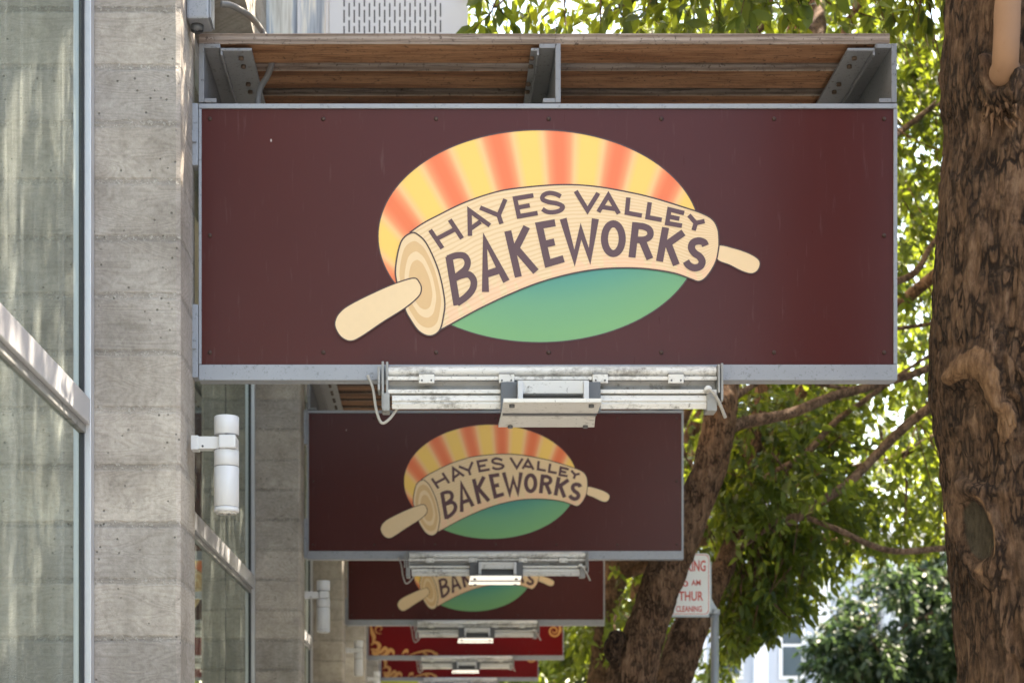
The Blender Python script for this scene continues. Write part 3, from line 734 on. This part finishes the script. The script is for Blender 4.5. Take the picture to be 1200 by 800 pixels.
# ------------------------------------------------------------------ parking sign
d = 12.1; o = Vector((P(838.5, 0, d).x, d, -.012)); r = thing('parking_sign', 'white street cleaning sign with red letters on a grey post behind the leaning tree', 'street sign', o)
mb = MB(); zt = P(0, 716, d).z; mb.tube([(0, .03, 0), (0, .03, zt)], .030, M['post'], 20); mb.build('post', r)
mb = MB(); mb.cyl((0, .03, zt-.01), (0, 0, 1), .038, .04, M['post'], 20, .005)
mb.prism_y([(-.042, zt+.015), (.03, zt+.015), (.0, zt+.06), (-.022, zt+.10), (-.042, zt+.14)], .022, .032, M['post']); mb.build('post_cap', r)
X0 = P(782.5, 0, d).x-o.x; X1 = P(832, 0, d).x-o.x; Z0 = P(0, 720.5, d).z-o.z; Z1 = P(0, 648, d).z-o.z
def rrect(a, b, c, e, rad, n=6):
    out = []
    for cx, cy, t0 in ((b-rad, e-rad, 0), (a+rad, e-rad, 90), (a+rad, c+rad, 180), (b-rad, c+rad, 270)):
        for i in range(n+1): t = math.radians(t0+90*i/n); out.append((cx+rad*math.cos(t), cy+rad*math.sin(t)))
    return out
mb = MB(); mb.prism_y(rrect(X0, X1, Z0, Z1, .035), 0, .004, M['signwhite']); mb.box(X0+.02, X1+.01, .005, .02, Z0-.012, Z0+.018, M['post']); mb.box(X1-.004, X1+.012, .005, .02, Z0-.012, Z1-.06, M['post']); plate = mb.build('sign_plate', r)
def strip(mb, pts, w, y, mat):
    n = len(pts); cx = sum(p[0] for p in pts)/n; cz = sum(p[1] for p in pts)/n; vs = [(a, y, b) for a, b in pts]
    hx = max(abs(p[0]-cx) for p in pts); hz = max(abs(p[1]-cz) for p in pts)
    vs += [(cx+(a-cx)*(hx-w)/hx, y, cz+(b-cz)*(hz-w)/hz) for a, b in pts]
    mb.add(vs, [(i, (i+1) % n, n+(i+1) % n, n+i) for i in range(n)], mat)
mb = MB(); strip(mb, rrect(X0+.008, X1-.008, Z0+.008, Z1-.008, .03), .004, -.0015, M['signred']); mb.build('red_border', plate)
def text_mesh(txt, x, z, w, h, name, parent, y=-.0018, bold=0):
    cu = bpy.data.curves.new('text', 'FONT'); cu.body = txt; cu.resolution_u = 3; cu.offset = bold
    ob = bpy.data.objects.new('text', cu); COL.objects.link(ob); bpy.context.view_layer.update()
    me = bpy.data.meshes.new_from_object(ob.evaluated_get(bpy.context.evaluated_depsgraph_get())); bpy.data.objects.remove(ob)
    xs = [v.co.x for v in me.vertices]; ys = [v.co.y for v in me.vertices]
    mx, Mx, my, My = min(xs), max(xs), min(ys), max(ys)
    for v in me.vertices: v.co = Vector((x+(v.co.x-mx)/(Mx-mx)*w, y, z+(v.co.y-my)/(My-my)*h))
    me.materials.clear(); me.materials.append(M['signred']); me.name = name
    t = bpy.data.objects.new(name, me); COL.objects.link(t); t.parent = parent; return t
pz = lambda py: P(0, py, d).z-o.z; px_ = lambda a: P(a, 0, d).x-o.x
for txt, a, b, t, bt in (('PARKING', 787, 827, 656, 669), ('10', 795, 806.5, 680, 687), ('AM', 810, 821, 679, 685.5), ('& THUR', 786, 824, 692.5, 703.5), ('CLEANING', 792, 822.5, 709.5, 716.5)):
    text_mesh(txt, px_(a), pz(bt), px_(b)-px_(a), pz(t)-pz(bt), 'lettering', plate, bold=.022)

# ------------------------------------------------------------------ trees
def leaves_mesh(name, centres, dirs, L0, mat, parent, origin, droop=.5, extra=None):
    """leaf blades: centres (n,3) attachment points, dirs (n,3) blade directions"""
    n = len(centres); rs = rng
    d = dirs/np.linalg.norm(dirs, axis=1, keepdims=True)
    up = rs.normal(size=(n, 3)); up[:, 2] += 1.1
    side = np.cross(d, up); side /= np.linalg.norm(side, axis=1, keepdims=True)+1e-9
    nor = np.cross(side, d)
    ln = L0*rs.uniform(.65, 1.25, (n, 1)); wd = ln*rs.uniform(.20, .27, (n, 1))
    base = centres; fold = ln*.10
    v = np.empty((n, 8, 3))
    v[:, 0] = base; v[:, 1] = base+d*ln*.28+side*wd*.85+nor*fold*.7; v[:, 2] = base+d*ln*.62+side*wd*.85+nor*fold*.4-np.array([0, 0, 1])*ln*.05
    v[:, 3] = base+d*ln-np.array([0, 0, 1])*ln*.16
    v[:, 4] = base+d*ln*.62-side*wd*.85+nor*fold*.4-np.array([0, 0, 1])*ln*.05; v[:, 5] = base+d*ln*.28-side*wd*.85+nor*fold*.7
    v[:, 6] = base+d*ln*.28; v[:, 7] = base+d*ln*.62-np.array([0, 0, 1])*ln*.05
    idx = np.array([[0, 6, 1], [0, 5, 6]]); quad = np.array([[1, 6, 7, 2], [6, 5, 4, 7]]); tip = np.array([[2, 7, 3], [7, 4, 3]])
    b = (np.arange(n)*8)[:, None, None]
    tri = np.concatenate([idx, tip])[None]+b; q = quad[None]+b
    me = bpy.data.meshes.new(name)
    tl = tri.reshape(-1); ql = q.reshape(-1)
    loops = np.concatenate([tl, ql]).astype(np.int32); nt, nq = len(tl)//3, len(ql)//4
    starts = np.concatenate([np.arange(nt)*3, nt*3+np.arange(nq)*4]).astype(np.int32)
    me.vertices.add(n*8); me.vertices.foreach_set('co', (v-np.array(origin)).reshape(-1))
    me.loops.add(len(loops)); me.loops.foreach_set('vertex_index', loops)
    me.polygons.add(nt+nq); me.polygons.foreach_set('loop_start', starts)
    me.update(calc_edges=True); me.validate(); me.materials.append(mat)
    ob = bpy.data.objects.new(name, me); COL.objects.link(ob); ob.parent = parent; return ob

def crown_points(blobs, ncl, per, L0, keep=None, twig_out=None, hole=-.08):
    """blobs: (cx,cy,cz,rx,ry,rz,weight). Twigs start in the blob and carry leaves along them."""
    C, Dn = [], []
    w = np.array([b[6] for b in blobs], float); w /= w.sum()
    cnt = 0; tries = 0
    while cnt < ncl and tries < ncl*20:
        tries += 1
        b = blobs[rng.choice(len(blobs), p=w)]
        u = rng.normal(size=3); u /= np.linalg.norm(u); rr = rng.uniform(.25, 1)**.5
        p = np.array(b[:3])+u*rr*np.array(b[3:6])
        nz = noise.noise(Vector(p*0.9))
        if nz < hole: continue                             # holes between the clumps
        out = u*np.array([1, 1, .5])+rng.normal(size=3)*.6; out[2] -= .35; out /= np.linalg.norm(out)
        ln = rng.uniform(.25, .6)
        t = np.sort(rng.uniform(0, 1, per)); 
        pts = p+out*(t*ln)[:, None]+np.array([0, 0, -1])*((t**2)*ln*.45)[:, None]
        dr = out*.55+rng.normal(size=(per, 3))*.55; dr[:, 2] -= .42
        if keep is not None:
            k = np.array([keep(q) for q in pts])
            if not k.any(): continue
            pts, dr = pts[k], dr[k]
        C.append(pts); Dn.append(dr); cnt += 1
        if twig_out is not None: twig_out.append((p, pts[-1]))
    return np.concatenate(C), np.concatenate(Dn)

def px_of(q): return VX+q[0]/q[1]*F, VY-(q[2]-EYE)/q[1]*F
def limb(mb, pts, r0, r1, mat, sides=10, n=6, nz=.12):
    c = spline(pts, n); m = len(c); jit = [Vector((noise.noise(p*1.7), noise.noise(p*1.7+Vector((9, 0, 0))), noise.noise(p*1.7+Vector((0, 9, 0)))))*r0*.5 for p in c]
    mb.tube([p+j for p, j in zip(c, jit)], [r0+(r1-r0)*(i/(m-1))**.8 for i in range(m)], mat, sides, True, nz, 6)
def twigs(mb, tw, every, mat, r=.004):
    for a, b in tw[::every]:
        a, b = Vector(a), Vector(b); mb.tube([a+(a-b)*.8+Vector((0, 0, .1)), a, b], [r*1.6, r, r*.4], mat, 5, False)

# --- tree 1: the big near trunk at the right
T1 = thing('street_tree', 'thick dark brown tree trunk with an oval cut scar and a smooth tan shoot', 'tree', (1.63, 4.6, -.012), 'ficus trees along the kerb')
O1 = Vector((1.63, 4.6, -.012))
dT = 4.6
edge = [(-600, 1125), (-200, 1112), (0, 1106), (60, 1104), (100, 1102), (150, 1106), (240, 1098), (330, 1093), (400, 1090), (450, 1089), (500, 1095), (530, 1102), (580, 1106), (640, 1108), (700, 1113), (800, 1120), (1000, 1124), (1300, 1120), (1600, 1085)]
def left_edge(py):
    for (a, b), (c, e) in zip(edge, edge[1:]):
        if a <= py <= c:
            t = (py-a)/(c-a); t = t*t*(3-2*t); return b+(e-b)*t+8
    return edge[0][1] if py < edge[0][0] else edge[-1][1]
def seg_d(px, py, path):
    best = 1e9
    for (a, b, w0), (c, e, w1) in zip(path, path[1:]):
        t = max(0, min(1, ((px-a)*(c-a)+(py-b)*(e-b))/((c-a)**2+(e-b)**2+1e-9)))
        best = min(best, math.hypot(px-a-t*(c-a), py-b-t*(e-b))/(w0+(w1-w0)*t))
    return best
ARC = [(1116, 444, 7), (1130, 431, 14), (1147, 427, 19), (1158, 438, 14), (1163, 458, 10), (1170, 478, 5)]
ARC2 = [(1180, 478, 6), (1181, 494, 12), (1177, 514, 5)]
COLLAR = [(1158, 70, 6), (1161, 96, 10), (1172, 118, 13), (1188, 112, 11), (1196, 88, 8)]
def oval(px, py, cx, cy, rx, rz, rot):
    x, y = px-cx, py-cy; c, s_ = math.cos(rot), math.sin(rot); x, y = x*c+y*s_, -x*s_+y*c
    return math.hypot(x/rx, y/rz)
def trunk1():
    mb = MB(); ns = 320; vs = []; tagv = []
    rows = [(.0+1.75*(i/60)) for i in range(60)]+[1.75+2.55*(i/520) for i in range(521)]+[4.3+1.9*(i+1)/60 for i in range(60)]
    for z in rows:
        py = VY-(z-EYE)/dT*F; le = P(left_edge(py), 0, dT).x
        R = .255+.12*max(0, (.7-z))**2+max(0, z-4.6)*.02; cx = le+R
        for k in range(ns):
            th = 2*math.pi*k/ns; c, s_ = math.cos(th), math.sin(th)
            q = Vector((c*R, s_*R, z))
            wp = noise.noise(q*5)*.5+noise.noise(q*13)*.2
            a = noise.noise(Vector((q.x*14+wp, q.y*14, z*1.1)))
            w = noise.noise(Vector((q.x*34+wp*2, q.y*34+wp, z*6+wp*2)))
            f = noise.noise(Vector((q.x*80+wp*3, q.y*80, z*20)))
            pt = noise.noise(q*3.1); amp = 1.0; add = 0; tg = (0., 0.)
            if s_ < .25 and 1.75 < z < 4.3:
                yy = 4.6+s_*R; X_ = cx+c*R; qx = VX+F*X_/yy; qy = VY-(z-EYE)*F/yy
                nz = noise.noise(q*16)*.16+noise.noise(q*45)*.10
                nz = nz*1.8; d1 = seg_d(qx, qy, ARC)*(1+nz); d3 = seg_d(qx, qy, ARC2)*(1+nz); d4 = seg_d(qx, qy, COLLAR)
                g = lambda d: math.exp(-d*d)
                add += .026*g(d1*.9)+.016*g(d3)+.046*g(d4)
                add -= .030*g(oval(qx, qy, 1138, 462, 18, 12, .2))        # hollow under the callus
                o1 = oval(qx, qy, 1148, 622, 13.5, 33, -.22+math.pi)*(1+nz*.5)
                ring = math.exp(-((o1-1.55)/.42)**2); add += .030*ring
                add += .016*g(oval(qx, qy, 1160, 575, 30, 9, 0))
                sm_ = lambda d: max(0., min(1., 1.5-d))
                rim = max(0, 1-abs(o1-1.5)/.35)*(.75 if qx > 1150 else .35)*max(0, .6+noise.noise(q*18))
                tn = max(sm_(d1), sm_(d3), rim); ct = max(0., min(1., (1.35-o1)/.5)); tg = (tn, ct)
                amp = 1-.5*max(sm_(d1), sm_(d3))-.7*ct*0.9+.4*math.exp(-d4*d4); add -= .006*ct
            r = R+amp*(.008*a+.0100*(.6-abs(w)*2.4)*(.65+.6*pt)+.0065*f)+.012*noise.noise(q*2.0)+add
            vs.append((cx+c*r, 4.6+s_*r, z)); tagv.append(tg)
    m = len(rows)
    mb.add(vs, [(i*ns+k, i*ns+(k+1) % ns, (i+1)*ns+(k+1) % ns, (i+1)*ns+k) for i in range(m-1) for k in range(ns)], M['bark1'], True)
    ob = mb.build('trunk', T1, O1)
    for nm, j in (('tan_wood', 0), ('cut_wood', 1)):
        at = ob.data.attributes.new(nm, 'FLOAT', 'POINT'); at.data.foreach_set('value', [t_[j] for t_ in tagv])
    return ob
t1 = trunk1()
def surf(px, py, push=0.0):                                # point on the near side of that trunk under a photo pixel
    z = EYE+(VY-py)/F*(dT-.2); R = .255; cx = P(left_edge(py), 0, dT).x+R
    dx = (px-VX)/F; x = dx*(dT-.2); off = max(-R, min(R, x-cx)); yy = 4.6-math.sqrt(max(0, R*R-off*off))
    p = P(px, py, yy-push); nrm = Vector((off, yy-4.6, 0)).normalized(); return p, nrm
mb = MB(); q, nn = surf(1172, 112)
br = [q-nn*.10-Vector((0, 0, .09)), q-nn*.035+Vector((0, 0, .03)), P(1178, 70, q.y-.06), P(1180, 30, q.y-.08), P(1184, -30, q.y-.08), P(1195, -200, q.y-.1), P(1230, -420, q.y+.3)]
c = spline(br, 8); mb.tube(c, [.060, .062, .063, .063, .062, .060, .057, .054, .051, .048, .045, .042, .040, .038]+[.033]*(len(c)-14), M['smoothbark'], 28, True, .10, 14)
mb.build('smooth_branch', T1, O1)
mb = MB()
for i in range(26):
    px0, py0 = 1178+random.uniform(-22, 34), 122+random.uniform(-8, 26)
    q, nn = surf(px0, py0); d2 = Vector((random.uniform(-.6, .6), 0, random.uniform(-1.4, -.2))).normalized()
    l = random.uniform(.02, .06); mb.tube([q-nn*.004-d2*l*.4, q+nn*.020, q+nn*.014+d2*l*1.3], [.003, .006, .0015], M['bark2'], 6, True, .3, 30)
mb.build('peeling_bark', T1, O1)
mb = MB()
limb(mb, [(1.65, 4.6, 6.0), (1.7, 5.2, 6.7), (1.4, 6.2, 7.2), (.9, 7.4, 7.5)], .2, .05, M['bark2'])
limb(mb, [(1.65, 4.6, 5.6), (2.3, 4.9, 6.3), (3.1, 5.6, 6.9), (3.6, 6.8, 7.3)], .16, .04, M['bark2'])
limb(mb, [(1.6, 4.75, 5.2), (1.75, 5.6, 5.55), (1.55, 6.6, 5.7), (1.0, 7.7, 5.7)], .09, .025, M['bark2'])
mb.build('branch', T1, O1)
tw = []
def keep1(q):
    if q[1] < 1: return True
    a, b = px_of(q); return (b < 36 and a > 553) or a > 1110
C, Dn = crown_points([(1.2, 7.6, 6.2, 2.3, 2.2, 1.1, 3), (2.8, 6.8, 6.7, 1.8, 2.0, 1.2, 2), (1.5, 7.4, 5.25, 1.9, 1.5, .55, 2.0), (4.8, 7.4, 7.4, 2.4, 2.2, 1.6, 4.0), (2.2, 7.4, 8.2, 2.4, 2.2, .9, 2.0)], 2300, 14, .085, keep1, tw, -.02)  # last two blobs are out of view, added for shade
leaves_mesh('crown', C, Dn, .085, M['leaf'], T1, O1)
mb = MB(); twigs(mb, tw, 3, M['bark2']); mb.build('twig', T1, O1)

# --- tree 2: leaning two-stemmed tree behind the second sign
d2 = 11.6; O2 = Vector((1.1, d2, -.012))
T2 = thing('street_tree', 'leaning brown tree whose trunk crosses in front of the parking sign', 'tree', O2, 'ficus trees along the kerb')
def stem(pp, d, mat, ns=90, per=22):
    mb = MB(); cc = spline([P(a, b, dd) for a, b, w, dd in pp], per); ww = spline([(w*.9/2/F*dd, 0, 0) for a, b, w, dd in pp], per)
    vs = []
    for i, (c, w) in enumerate(zip(cc, ww)):
        dr = (cc[min(i+1, len(cc)-1)]-cc[max(i-1, 0)]).normalized(); a = Vector((1, 0, 0)); a = (a-dr*a.dot(dr)).normalized(); b = dr.cross(a)
        for k in range(ns):
            th = 2*math.pi*k/ns; u = a*math.cos(th)+b*math.sin(th); q = c+u*w.x; s = c.z
            r = w.x*(1+.10*noise.noise(q*2.2)+.05*noise.noise(q*6))+.009*(1-2*abs(noise.noise(Vector((q.x*18, q.y*18, s*4)))))+.005*noise.noise(Vector((q.x*50, q.y*50, s*14)))
            vs.append(c+u*r)
    mb.add(vs, [(i*ns+k, i*ns+(k+1) % ns, (i+1)*ns+(k+1) % ns, (i+1)*ns+k) for i in range(len(cc)-1) for k in range(ns)], mat, True); return mb
stem([(672, 1175, 100, d2), (695, 1000, 76, d2), (725, 860, 66, d2), (740, 800, 60, d2), (746, 768, 56, d2), (757, 736, 52, d2), (765, 715, 49, d2), (774, 689, 50, d2), (784, 662, 50, d2), (797, 632, 49, d2), (815, 590, 46, d2), (828, 557, 42, d2), (838, 520, 42, d2), (845, 480, 40, d2), (850, 450, 34, d2+.1), (862, 360, 30, d2+.2), (886, 240, 28, d2+.4), (926, 80, 24, d2+.7), (950, -80, 18, d2+.9)], d2, M['bark2']).build('trunk', T2, O2)
stem([(735, 1100, 50, d2+.6), (765, 900, 46, d2+.9), (788, 800, 44, d2+1), (797, 770, 46, d2+1.05), (809, 736, 44, d2+1.1), (832, 690, 34, d2+1.2), (850, 660, 26, d2+1.3), (866, 610, 22, d2+1.4), (880, 540, 20, d2+1.5), (905, 400, 18, d2+1.8)], d2, M['bark2']).build('second_stem', T2, O2)
mb = MB(); q = P(720, 760, d2-.13); mb.tube(spline([q+Vector((.06, .05, .10)), q+Vector((.0, .0, .05)), q+Vector((-.01, 0, -.03)), q+Vector((.02, .03, -.12))], 4), [.03, .05, .06, .06, .065, .07, .065, .06, .055, .05, .045, .04, .03], M['bark'], 14, True, .3, 14); mb.build('burl', T2, O2)
mb = MB(); B2 = M['limb']
def lp(pts, r0, r1, nz=.12): limb(mb, [P(a, b, dd) for a, b, dd in pts], r0*.72, r1*.72, B2, 10, 7, nz)
lp([(850, 505, 11.6), (880, 495, 11.7), (925, 483, 11.8), (975, 463, 12), (1030, 450, 12.2), (1090, 428, 12.5), (1150, 395, 12.8)], .07, .035)
lp([(858, 470, 11.7), (905, 440, 12.0), (960, 450, 12.3), (1020, 455, 12.5), (1090, 415, 12.6)], .035, .018)
lp([(858, 590, 12.8), (905, 555, 12.9), (945, 530, 13), (985, 490, 13.2), (1040, 450, 13.4)], .055, .03)
lp([(905, 622, 12.5), (935, 607, 12.5), (965, 585, 12.5), (1000, 560, 12.7), (1060, 500, 13), (1100, 470, 13)], .04, .055)
lp([(870, 640, 12.5), (925, 605, 12.5), (975, 618, 12.5), (1040, 645, 12.6), (1110, 642, 12.8)], .022, .035)
lp([(850, 430, 11.7), (880, 330, 12), (1000, 200, 12.6), (1100, 120, 13.2)], .06, .03)
lp([(870, 350, 12), (1050, 330, 12.3), (1095, 285, 12.6), (1140, 240, 13)], .045, .025)
lp([(1050, 385, 12.6), (1085, 380, 12.6), (1130, 372, 12.7)], .02, .02)
lp([(940, 60, 12.3), (960, 20, 12.6), (930, -60, 13)], .12, .08); lp([(860, 60, 12.6), (895, 22, 12.6), (905, -30, 12.7)], .07, .06); lp([(985, 60, 13), (1000, 20, 13), (1030, -40, 13)], .06, .05)
lp([(905, 530, 12.2), (925, 560, 12.3), (935, 600, 12.4), (930, 650, 12.5)], .012, .006)
mb.build('branch', T2, O2)
tw = []
def lower(a): # lower edge of the hanging foliage in the photo
    t = [(640, 690), (840, 790), (880, 752), (905, 735), (950, 715), (985, 680), (1030, 672), (1100, 655), (1300, 620)]
    for (p, q), (r, s) in zip(t, t[1:]):
        if p <= a <= r: return q+(s-q)*(a-p)/(r-p)
    return 640
def keep2(q):
    a, b = px_of(q)
    if 700 < a < 838 and b > 440: return False
    if q[1] < 12.3 and a < 862 and b > 440: return False
    return b < lower(a)+25*noise.noise(Vector(q)*1.3)
C, Dn = crown_points([(2.55, 13.0, 3.7, 1.0, 1.0, 1.1, 2.6), (3.6, 13.4, 4.5, 1.5, 1.4, 1.1, .7), (2.4, 13.6, 6.5, 2.2, 1.6, 1.4, 1.9), (3.4, 13.2, 7.9, 2.2, 2.0, 1.3, 1.9), (1.2, 13.8, 8.2, 1.6, 1.4, 1.0, 1.0), (2.35, 12.9, 3.25, .6, .7, .55, 1.7), (6.0, 13.2, 6.6, 2.2, 2.6, 2.4, 3.0)], 2100, 14, .092, keep2, tw, .08)  # last blob is out of view on the street side, added for shade
leaves_mesh('crown', C, Dn, .092, M['leaf'], T2, O2)
mb = MB(); twigs(mb, tw, 5, M['bark2']); mb.build('twig', T2, O2)
def keep_unseen(q):
    a, b = px_of(q); return a > 1215 or b < -15
C, Dn = crown_points([(5.6, 12.2, 8.6, 3.0, 3.6, 1.7, 3), (4.6, 10.0, 8.0, 2.2, 2.4, 1.5, 1.6), (7.2, 14.5, 7.6, 2.0, 2.6, 2.0, 1.6)], 2300, 13, .16, keep_unseen, None, -.35)  # dense crown out of view, added to shade the ground and signs
leaves_mesh('crown', C, Dn, .16, M['leaf'], T2, O2)
mb = MB(); limb(mb, [P(950, -80, d2+.9), (3.6, 12.3, 7.6), (5.0, 12.2, 8.3), (6.6, 12.6, 8.8)], .10, .03, M['bark2']); limb(mb, [(3.6, 12.3, 7.6), (4.2, 11.0, 8.0), (4.8, 9.8, 8.2)], .07, .02, M['bark2']); mb.build('branch', T2, O2)  # limbs carrying the added, unseen shade crown

# --- trees further along the kerb
def kerb_tree(label, x, y, blobs, ncl, L0, seed, mat='leaf', keep=None, h=4.2, r=.22, lean=.5, per=12, group='ficus trees along the kerb', hole=.05):
    o = Vector((x, y, -.012)); T = thing('street_tree', label, 'tree', o, group)
    mb = MB(); limb(mb, [(x, y, -.1), (x+lean*.2, y, 1.2), (x+lean*.6, y+.1, 2.6), (x+lean, y+.2, h), (x+lean*1.3, y+.4, h+2)], r, r*.45, M['bark2'], 16, 7); mb.build('trunk', T, o)
    tw = []; C, Dn = crown_points(blobs, ncl, per, L0, keep, tw, hole)
    mb = MB()
    for i, b in enumerate(blobs):
        limb(mb, [(x+lean, y+.2, h-.4), ((x+lean+b[0])/2, (y+b[1])/2, (h+b[2])/2+.2), (b[0], b[1], b[2]), (b[0]+b[3]*.6, b[1], b[2]+b[5]*.3)], r*.42, .03, M['bark2'], 8, 5)
    twigs(mb, tw, 7, M['bark2'], .005); mb.build('branch', T, o)
    leaves_mesh('crown', C, Dn, L0, M[mat], T, o)
def keep3(q):
    a, b = px_of(q); return not (a > 838 and b > lower(a)-10) and (a > 668 or b < 440)
kerb_tree('sunlit green tree showing between the maroon signs and the leaning trunk', 1.55, 18.5, [(2.0, 18.6, 4.0, 1.3, 1.3, 1.1, 2), (2.9, 18.6, 6.2, 2.2, 1.8, 1.6, 2.6), (4.6, 18.4, 7.6, 2.2, 1.8, 2.0, 2.2), (3.2, 18.8, 9.4, 2.6, 1.8, 1.4, 2), (5.2, 18.6, 10.3, 2, 1.8, 1.3, 1.6), (7.6, 15.2, 8.2, 2.2, 1.6, 2.0, 2), (4.8, 18.4, 4.9, 1.3, 1.2, 1.3, 1.8), (5.0, 18.2, 3.9, 1.0, .9, .8, 1.0)], 2300, .115, 3, keep=keep3)  # blob farthest into the street is out of view, added for shade
def keep4(q):
    a, b = px_of(q); return not (a > 862 and b > 690) and (a > 645 or b < 440)
kerb_tree('pale green tree low behind the leaning trunk by the grey post', 2.6, 25.0, [(4.5, 25, 3.6, 1.0, 1.2, .8, 1.5), (3.0, 25.2, 3.4, 1.2, 1.2, .9, 1.5), (4.2, 25.4, 5.6, 2.4, 2, 1.5, 2), (6.6, 25, 7.6, 2.6, 2, 2.0, 2), (5.6, 25.4, 11.0, 3.4, 2.4, 2.0, 2)], 1500, .15, 4, keep=keep4, r=.2)
kerb_tree('dark bluish green bushy tree across the street beside the thick trunk', 8.6, 35.0, [(8.7, 35, 3.3, 1.0, 1.4, 1.4, 2), (9.9, 35.4, 4.5, 1.5, 1.6, 1.6, 2.6), (11.2, 35, 4.9, 1.6, 1.6, 1.7, 2.6), (9.0, 35.6, 1.9, 1.5, 1.5, 1.0, 1.4), (10.8, 35.5, 2.4, 1.6, 1.5, 1.2, 1.6)], 2300, .19, 5, 'leafd', None, 2.0, .2, .2, 12, None)
kerb_tree('distant tree across the street behind the leaves', 9.0, 28.0, [(8.2, 28.5, 8.0, 2.6, 2.2, 2.0, 2), (10.5, 28.0, 9.2, 2.8, 2.4, 2.4, 2), (7.0, 29, 10.8, 2.8, 2.2, 2.0, 2)], 900, .19, 6, 'leaf', lambda q: not (px_of(q)[0] > 850 and px_of(q)[1] > 640), 5.2, .22, .2, 12, None)

kerb_tree('small distant tree showing past the end of the smaller red sign', 1.9, 32.5, [(2.3, 32.5, 3.4, 1.6, 1.2, 1.6, 2), (3.2, 32.8, 5.2, 1.9, 1.4, 1.4, 1.4)], 420, .2, 8, keep=lambda q: px_of(q)[0] < 850, h=3.6, r=.2)
# one yellow leaf caught on the near trunk
mb = MB(); q = P(1110.5, 606, 4.55); 
mb.add([q+Vector((-.012, 0, .012)), q+Vector((.004, -.004, .022)), q+Vector((.010, .002, -.004)), q+Vector((.004, -.004, -.026)), q+Vector((-.010, 0, -.010))], [(0, 1, 2, 3, 4)], M['yellowleaf']); yl = mb.build('yellow_leaf', T1, O1)

# ------------------------------------------------------------------ pale buildings down the street
def far_building(label, x0, x1, y0, depth, H, nb, wall, cat='building'):
    o = Vector(((x0+x1)/2, y0, -.012)); b = thing('row_house', label, cat, o)
    mb = MB(); mb.box(x0, x1, y0, y0+depth, -.1, H, M[wall]); mb.build('wall', b, o)
    mb = MB(); mb.box(x0-.25, x1+.25, y0-.3, y0+depth, H+.001, H+.35, M['whitewall'], .03); mb.build('cornice', b, o)
    bw = (x1-x0)/nb
    for i in range(nb):
        xa = x0+i*bw
        mb = MB(); mb.box(xa+.03, xa+.42, y0-.22, y0-.001, 0, H-.1, M['whitewall'], .02); mb.build('pilaster', b, o)
        for f in range(int(H//3.2)):
            z = .9+f*3.2
            mb = MB(); mb.box(xa+.75, xa+bw-.25, y0-.07, y0-.001, z, z+1.9, M['whitewall'], .01); w = mb.build('window', b, o)
            mb = MB(); mb.box(xa+.85, xa+bw-.35, y0-.085, y0-.071, z+.1, z+.92, M['farglass']); mb.box(xa+.85, xa+bw-.35, y0-.085, y0-.071, z+1.0, z+1.8, M['farglass']); mb.build('pane', w, o)
    return b
far_building('pale blue white terraced building glimpsed between the trees', 7.2, 12.4, 47, 10, 9.5, 3, 'palewall')
far_building('white building half hidden by the dark bushy tree', 12.6, 18.5, 46, 10, 8.0, 3, 'whitewall')

for i, (yc, wd, H, wall, lab) in enumerate(((-6, 15, 11.5, 'palewall', 'unseen pale blue end row house across the street, added to block skylight'), (9.5, 15, 12.5, 'plaster', 'unseen beige plaster row house across from the signs, added to block skylight'), (25, 15, 11.0, 'whitewall', 'unseen white row house across the street, farther along the road, added to block skylight'))):  # houses opposite, out of view, added to block skylight
    b = far_building(lab, -wd/2, wd/2, 0, 9, H, 4, wall); b.rotation_euler.z = -math.pi/2; b.location = (15.0, yc, -.012)

# ------------------------------------------------------------------ sky, sun, camera
AZ, EL = math.radians(62), math.radians(50)
w = bpy.data.worlds.new('World'); SC.world = w; w.use_nodes = True; nt = w.node_tree; nt.nodes.clear()
sk = nt.nodes.new('ShaderNodeTexSky'); sk.sky_type = 'NISHITA'; sk.sun_disc = False; sk.sun_elevation = EL; sk.sun_rotation = AZ; sk.air_density = 1.2; sk.dust_density = 2.0; sk.ozone_density = 1.0
bg = nt.nodes.new('ShaderNodeBackground'); bg.inputs[1].default_value = .14
ou = nt.nodes.new('ShaderNodeOutputWorld'); nt.links.new(sk.outputs[0], bg.inputs[0]); nt.links.new(bg.outputs[0], ou.inputs[0])
sl = bpy.data.lights.new('sun', 'SUN'); sl.energy = 4.5; sl.angle = math.radians(.5); sl.color = (1, .94, .85)
so = bpy.data.objects.new('sun', sl); COL.objects.link(so); so.location = (10, 10, 20)
sd = Vector((math.sin(AZ)*math.cos(EL), math.cos(AZ)*math.cos(EL), math.sin(EL)))
so.rotation_euler = sd.to_track_quat('Z', 'Y').to_euler()
cam = bpy.data.cameras.new('camera'); co = bpy.data.objects.new('camera', cam); COL.objects.link(co); SC.camera = co
co.location = (0, 0, EYE); co.rotation_euler = (math.radians(90), 0, 0)
cam.sensor_fit = 'HORIZONTAL'; cam.sensor_width = 36; cam.lens = F/1200*36
cam.shift_x = (600-VX)/1200; cam.shift_y = (VY-400)/1200; cam.clip_end = 1000; cam.clip_start = .05
cam.dof.use_dof = True; cam.dof.focus_distance = 5.4; cam.dof.aperture_fstop = 5.0; cam.dof.aperture_blades = 0
SC.view_settings.view_transform = 'Standard'; SC.view_settings.look = 'None'; SC.view_settings.gamma = 1; SC.view_settings.exposure = 2.75
SC.view_settings.use_white_balance = True; SC.view_settings.white_balance_temperature = 7500; SC.view_settings.white_balance_tint = 10
SC.cycles.max_bounces = 8; SC.cycles.transparent_max_bounces = 12; SC.cycles.use_denoising = True
